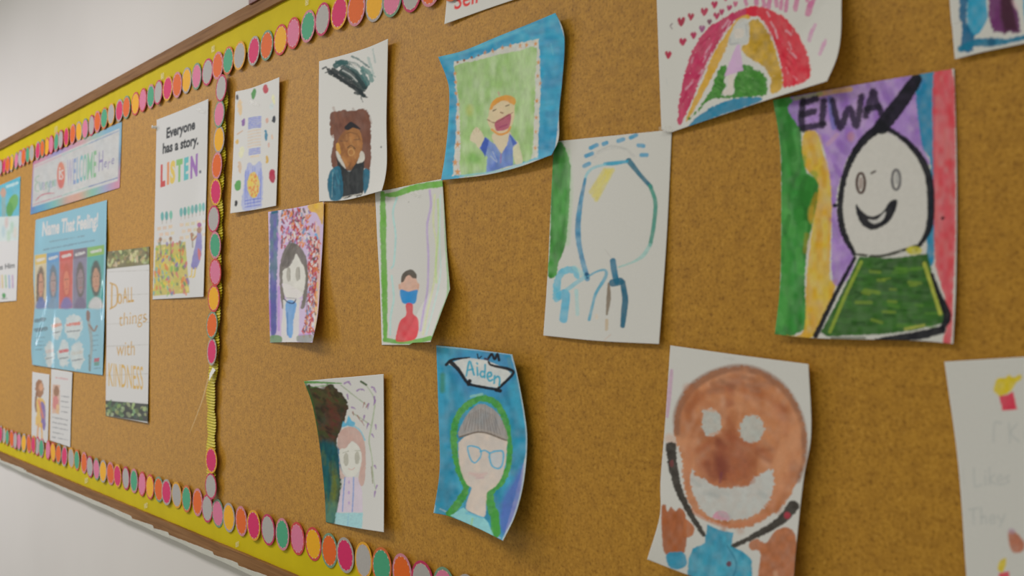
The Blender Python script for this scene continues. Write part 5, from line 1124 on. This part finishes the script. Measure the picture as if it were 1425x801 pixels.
def paint_fries(c):
    c.poly([(248, 168), (262, 138), (285, 134), (300, 124), (318, 132), (338, 120), (342, 138), (322, 152), (310, 176), (275, 196), (256, 186)], (218, 166, 30), jit=2, var=.12); c.poly([(268, 196), (292, 192), (314, 180), (328, 240), (278, 244)], (184, 44, 64), smooth=False, jit=1)
    g = (150, 156, 148)
    def wr(ps, dx, dy):
        for p in ps: c.stroke([(x + dx, y + dy) for x, y in p], 6, g, a=.6, soft=2)
    wr([[(0, 60), (4, -4), (26, -2)], [(52, -4), (56, 62)], [(80, -2), (58, 30), (88, 60)], [(105, 25), (108, 58)], [(106, 8), (107, 12)]], 248, 290)
    wr([[(0, 0), (4, 60), (26, 56)], [(38, 26), (40, 56)], [(38, 10), (39, 12)], [(52, 0), (54, 56)], [(70, 22), (54, 38), (74, 56)], [(80, 42), (96, 38), (90, 24), (80, 36), (84, 54), (98, 52)], [(118, 26), (106, 34), (118, 44), (104, 54)]], 182, 438)
    wr([[(0, 6), (30, 0)], [(14, 4), (16, 56)], [(40, 0), (42, 52)], [(42, 34), (54, 28), (58, 52)], [(70, 40), (86, 36), (80, 24), (70, 34), (74, 52), (88, 48)], [(96, 26), (106, 42)], [(120, 22), (104, 62)]], 166, 572)
    c.stroke([(145, 440), (150, 495)], 4, g, a=.3, soft=2)
    c.poly([(298, 655), (312, 648), (330, 660), (352, 690), (345, 718), (315, 722), (300, 690)], (150, 96, 72), var=.15, soft=2); c.ell(310, 650, 12, 10, (150, 130, 140), a=.7)
    c.poly([(262, 775), (272, 748), (290, 742), (288, 770), (275, 790)], (222, 168, 50)); c.poly([(265, 792), (300, 786), (306, 840), (272, 845)], (184, 50, 66), smooth=False)
d_fries = sheet('crayon_drawing', 'white sheet with a red carton of fries and faint pencil words at right edge', 'drawing', (1280, 470, 2.42),
      [(83, 80), (500, 55), (910, 30)], [(910, 30), (960, 600), (1010, 1130)], [(178, 1010), (600, 1070), (1010, 1130)], [(83, 80), (130, 430), (157, 801), (178, 1010)],
      (178, 180, 168), paint_fries, lifts(bl=.003, tr=.006, bow=.003), step=1.6, seed=33, group=DRAW)

def paint_top(c):
    c.poly([(430, -2000), (620, -2000), (622, 0), (632, 150), (600, 240), (550, 310), (500, 335), (440, 290)], (32, 126, 155), smooth=False, jit=2, var=.14, st=(6, 12))
    c.poly([(365, -2000), (445, -2000), (446, 0), (430, 150), (446, 240), (505, 330), (492, 470), (440, 492), (372, 462), (392, 330), (392, 210), (366, 165), (372, 0)], (18, 80, 112), smooth=False, jit=2.5, var=.15)
    c.poly([(638, -2000), (860, -2000), (862, 0), (912, 120), (935, 290), (885, 312), (832, 288), (782, 322), (742, 290), (692, 302), (642, 190)], (86, 36, 82), smooth=False, jit=2.5, var=.15)
    c.poly([(760, -2000), (850, -2000), (870, 60), (915, 290), (830, 280), (790, 310), (750, 150)], (50, 28, 34), smooth=False, a=.9, soft=5)
    c.stroke([(865, 10), (905, 80)], 26, (190, 150, 155), a=.6, soft=4)
    c.poly([(965, -2000), (1200, -2000), (1200, 100), (985, 220), (962, 100)], (34, 130, 158), smooth=False, jit=2)
    c.stroke([(380, 455), (520, 400), (660, 390), (800, 385), (968, 345), (1300, 280), (2300, 60)], [60, 66, 80, 50, 46, 50, 50], (22, 94, 120), jit=2.5, var=.18)
    c.ell(665, 390, 40, 42, (16, 66, 92), a=.8, soft=4)
    for x in (1350, 1600, 1850, 2100): c.poly([(x, -2000), (x + 160, -2000), (x + 170, -100), (x + 80, 60), (x - 10, -60)], [(150, 60, 120), (34, 130, 158), (205, 160, 50), (60, 130, 60)][(x // 250) % 4], smooth=False, jit=2)
d_top = sheet('painted_drawing', 'white sheet with broad blue and dark purple brush bands in top right corner', 'drawing', (1280, 0, 6.676),
      [(150, -2000), (1300, -2350), (2500, -2700)], [(2500, -2700), (2560, -1200), (2620, 60)], [(326, 550), (600, 480), (968, 404), (2620, 60)], [(150, -2000), (278, 0), (300, 250), (326, 550)],
      (178, 176, 168), paint_top, lifts(br=.01, bow=.004, bl=.004), step=1.6, seed=34, group=DRAW)

# clear push pin at the corner of the tall white poster
def lathe(name, prof, n=16):
    vs, fs = [], []
    for y, r in prof:
        for k in range(n):
            a = 2 * math.pi * k / n; vs.append((r * math.cos(a), y, r * math.sin(a)))
    for i in range(len(prof) - 1):
        for k in range(n):
            k2 = (k + 1) % n; fs.append((i * n + k, i * n + k2, (i + 1) * n + k2, (i + 1) * n + k))
    fs.append(tuple((len(prof) - 1) * n + k for k in range(n)))
    return mesh(name, vs, fs, True)
pp = at1(216.5, 177, 0.004)
pin = link('push_pin', lathe('push_pin', [(0.0, .0006), (-.003, .0006), (-.0032, .0045), (-.0045, .0045), (-.006, .0028), (-.0105, .0028), (-.012, .0048), (-.0135, .0048)]), M['pin'])
pin.location = (float(pp[0]), -0.0, float(pp[2]))
tag(pin, 'small clear push pin at the upper left of the tall white poster', 'push pin')
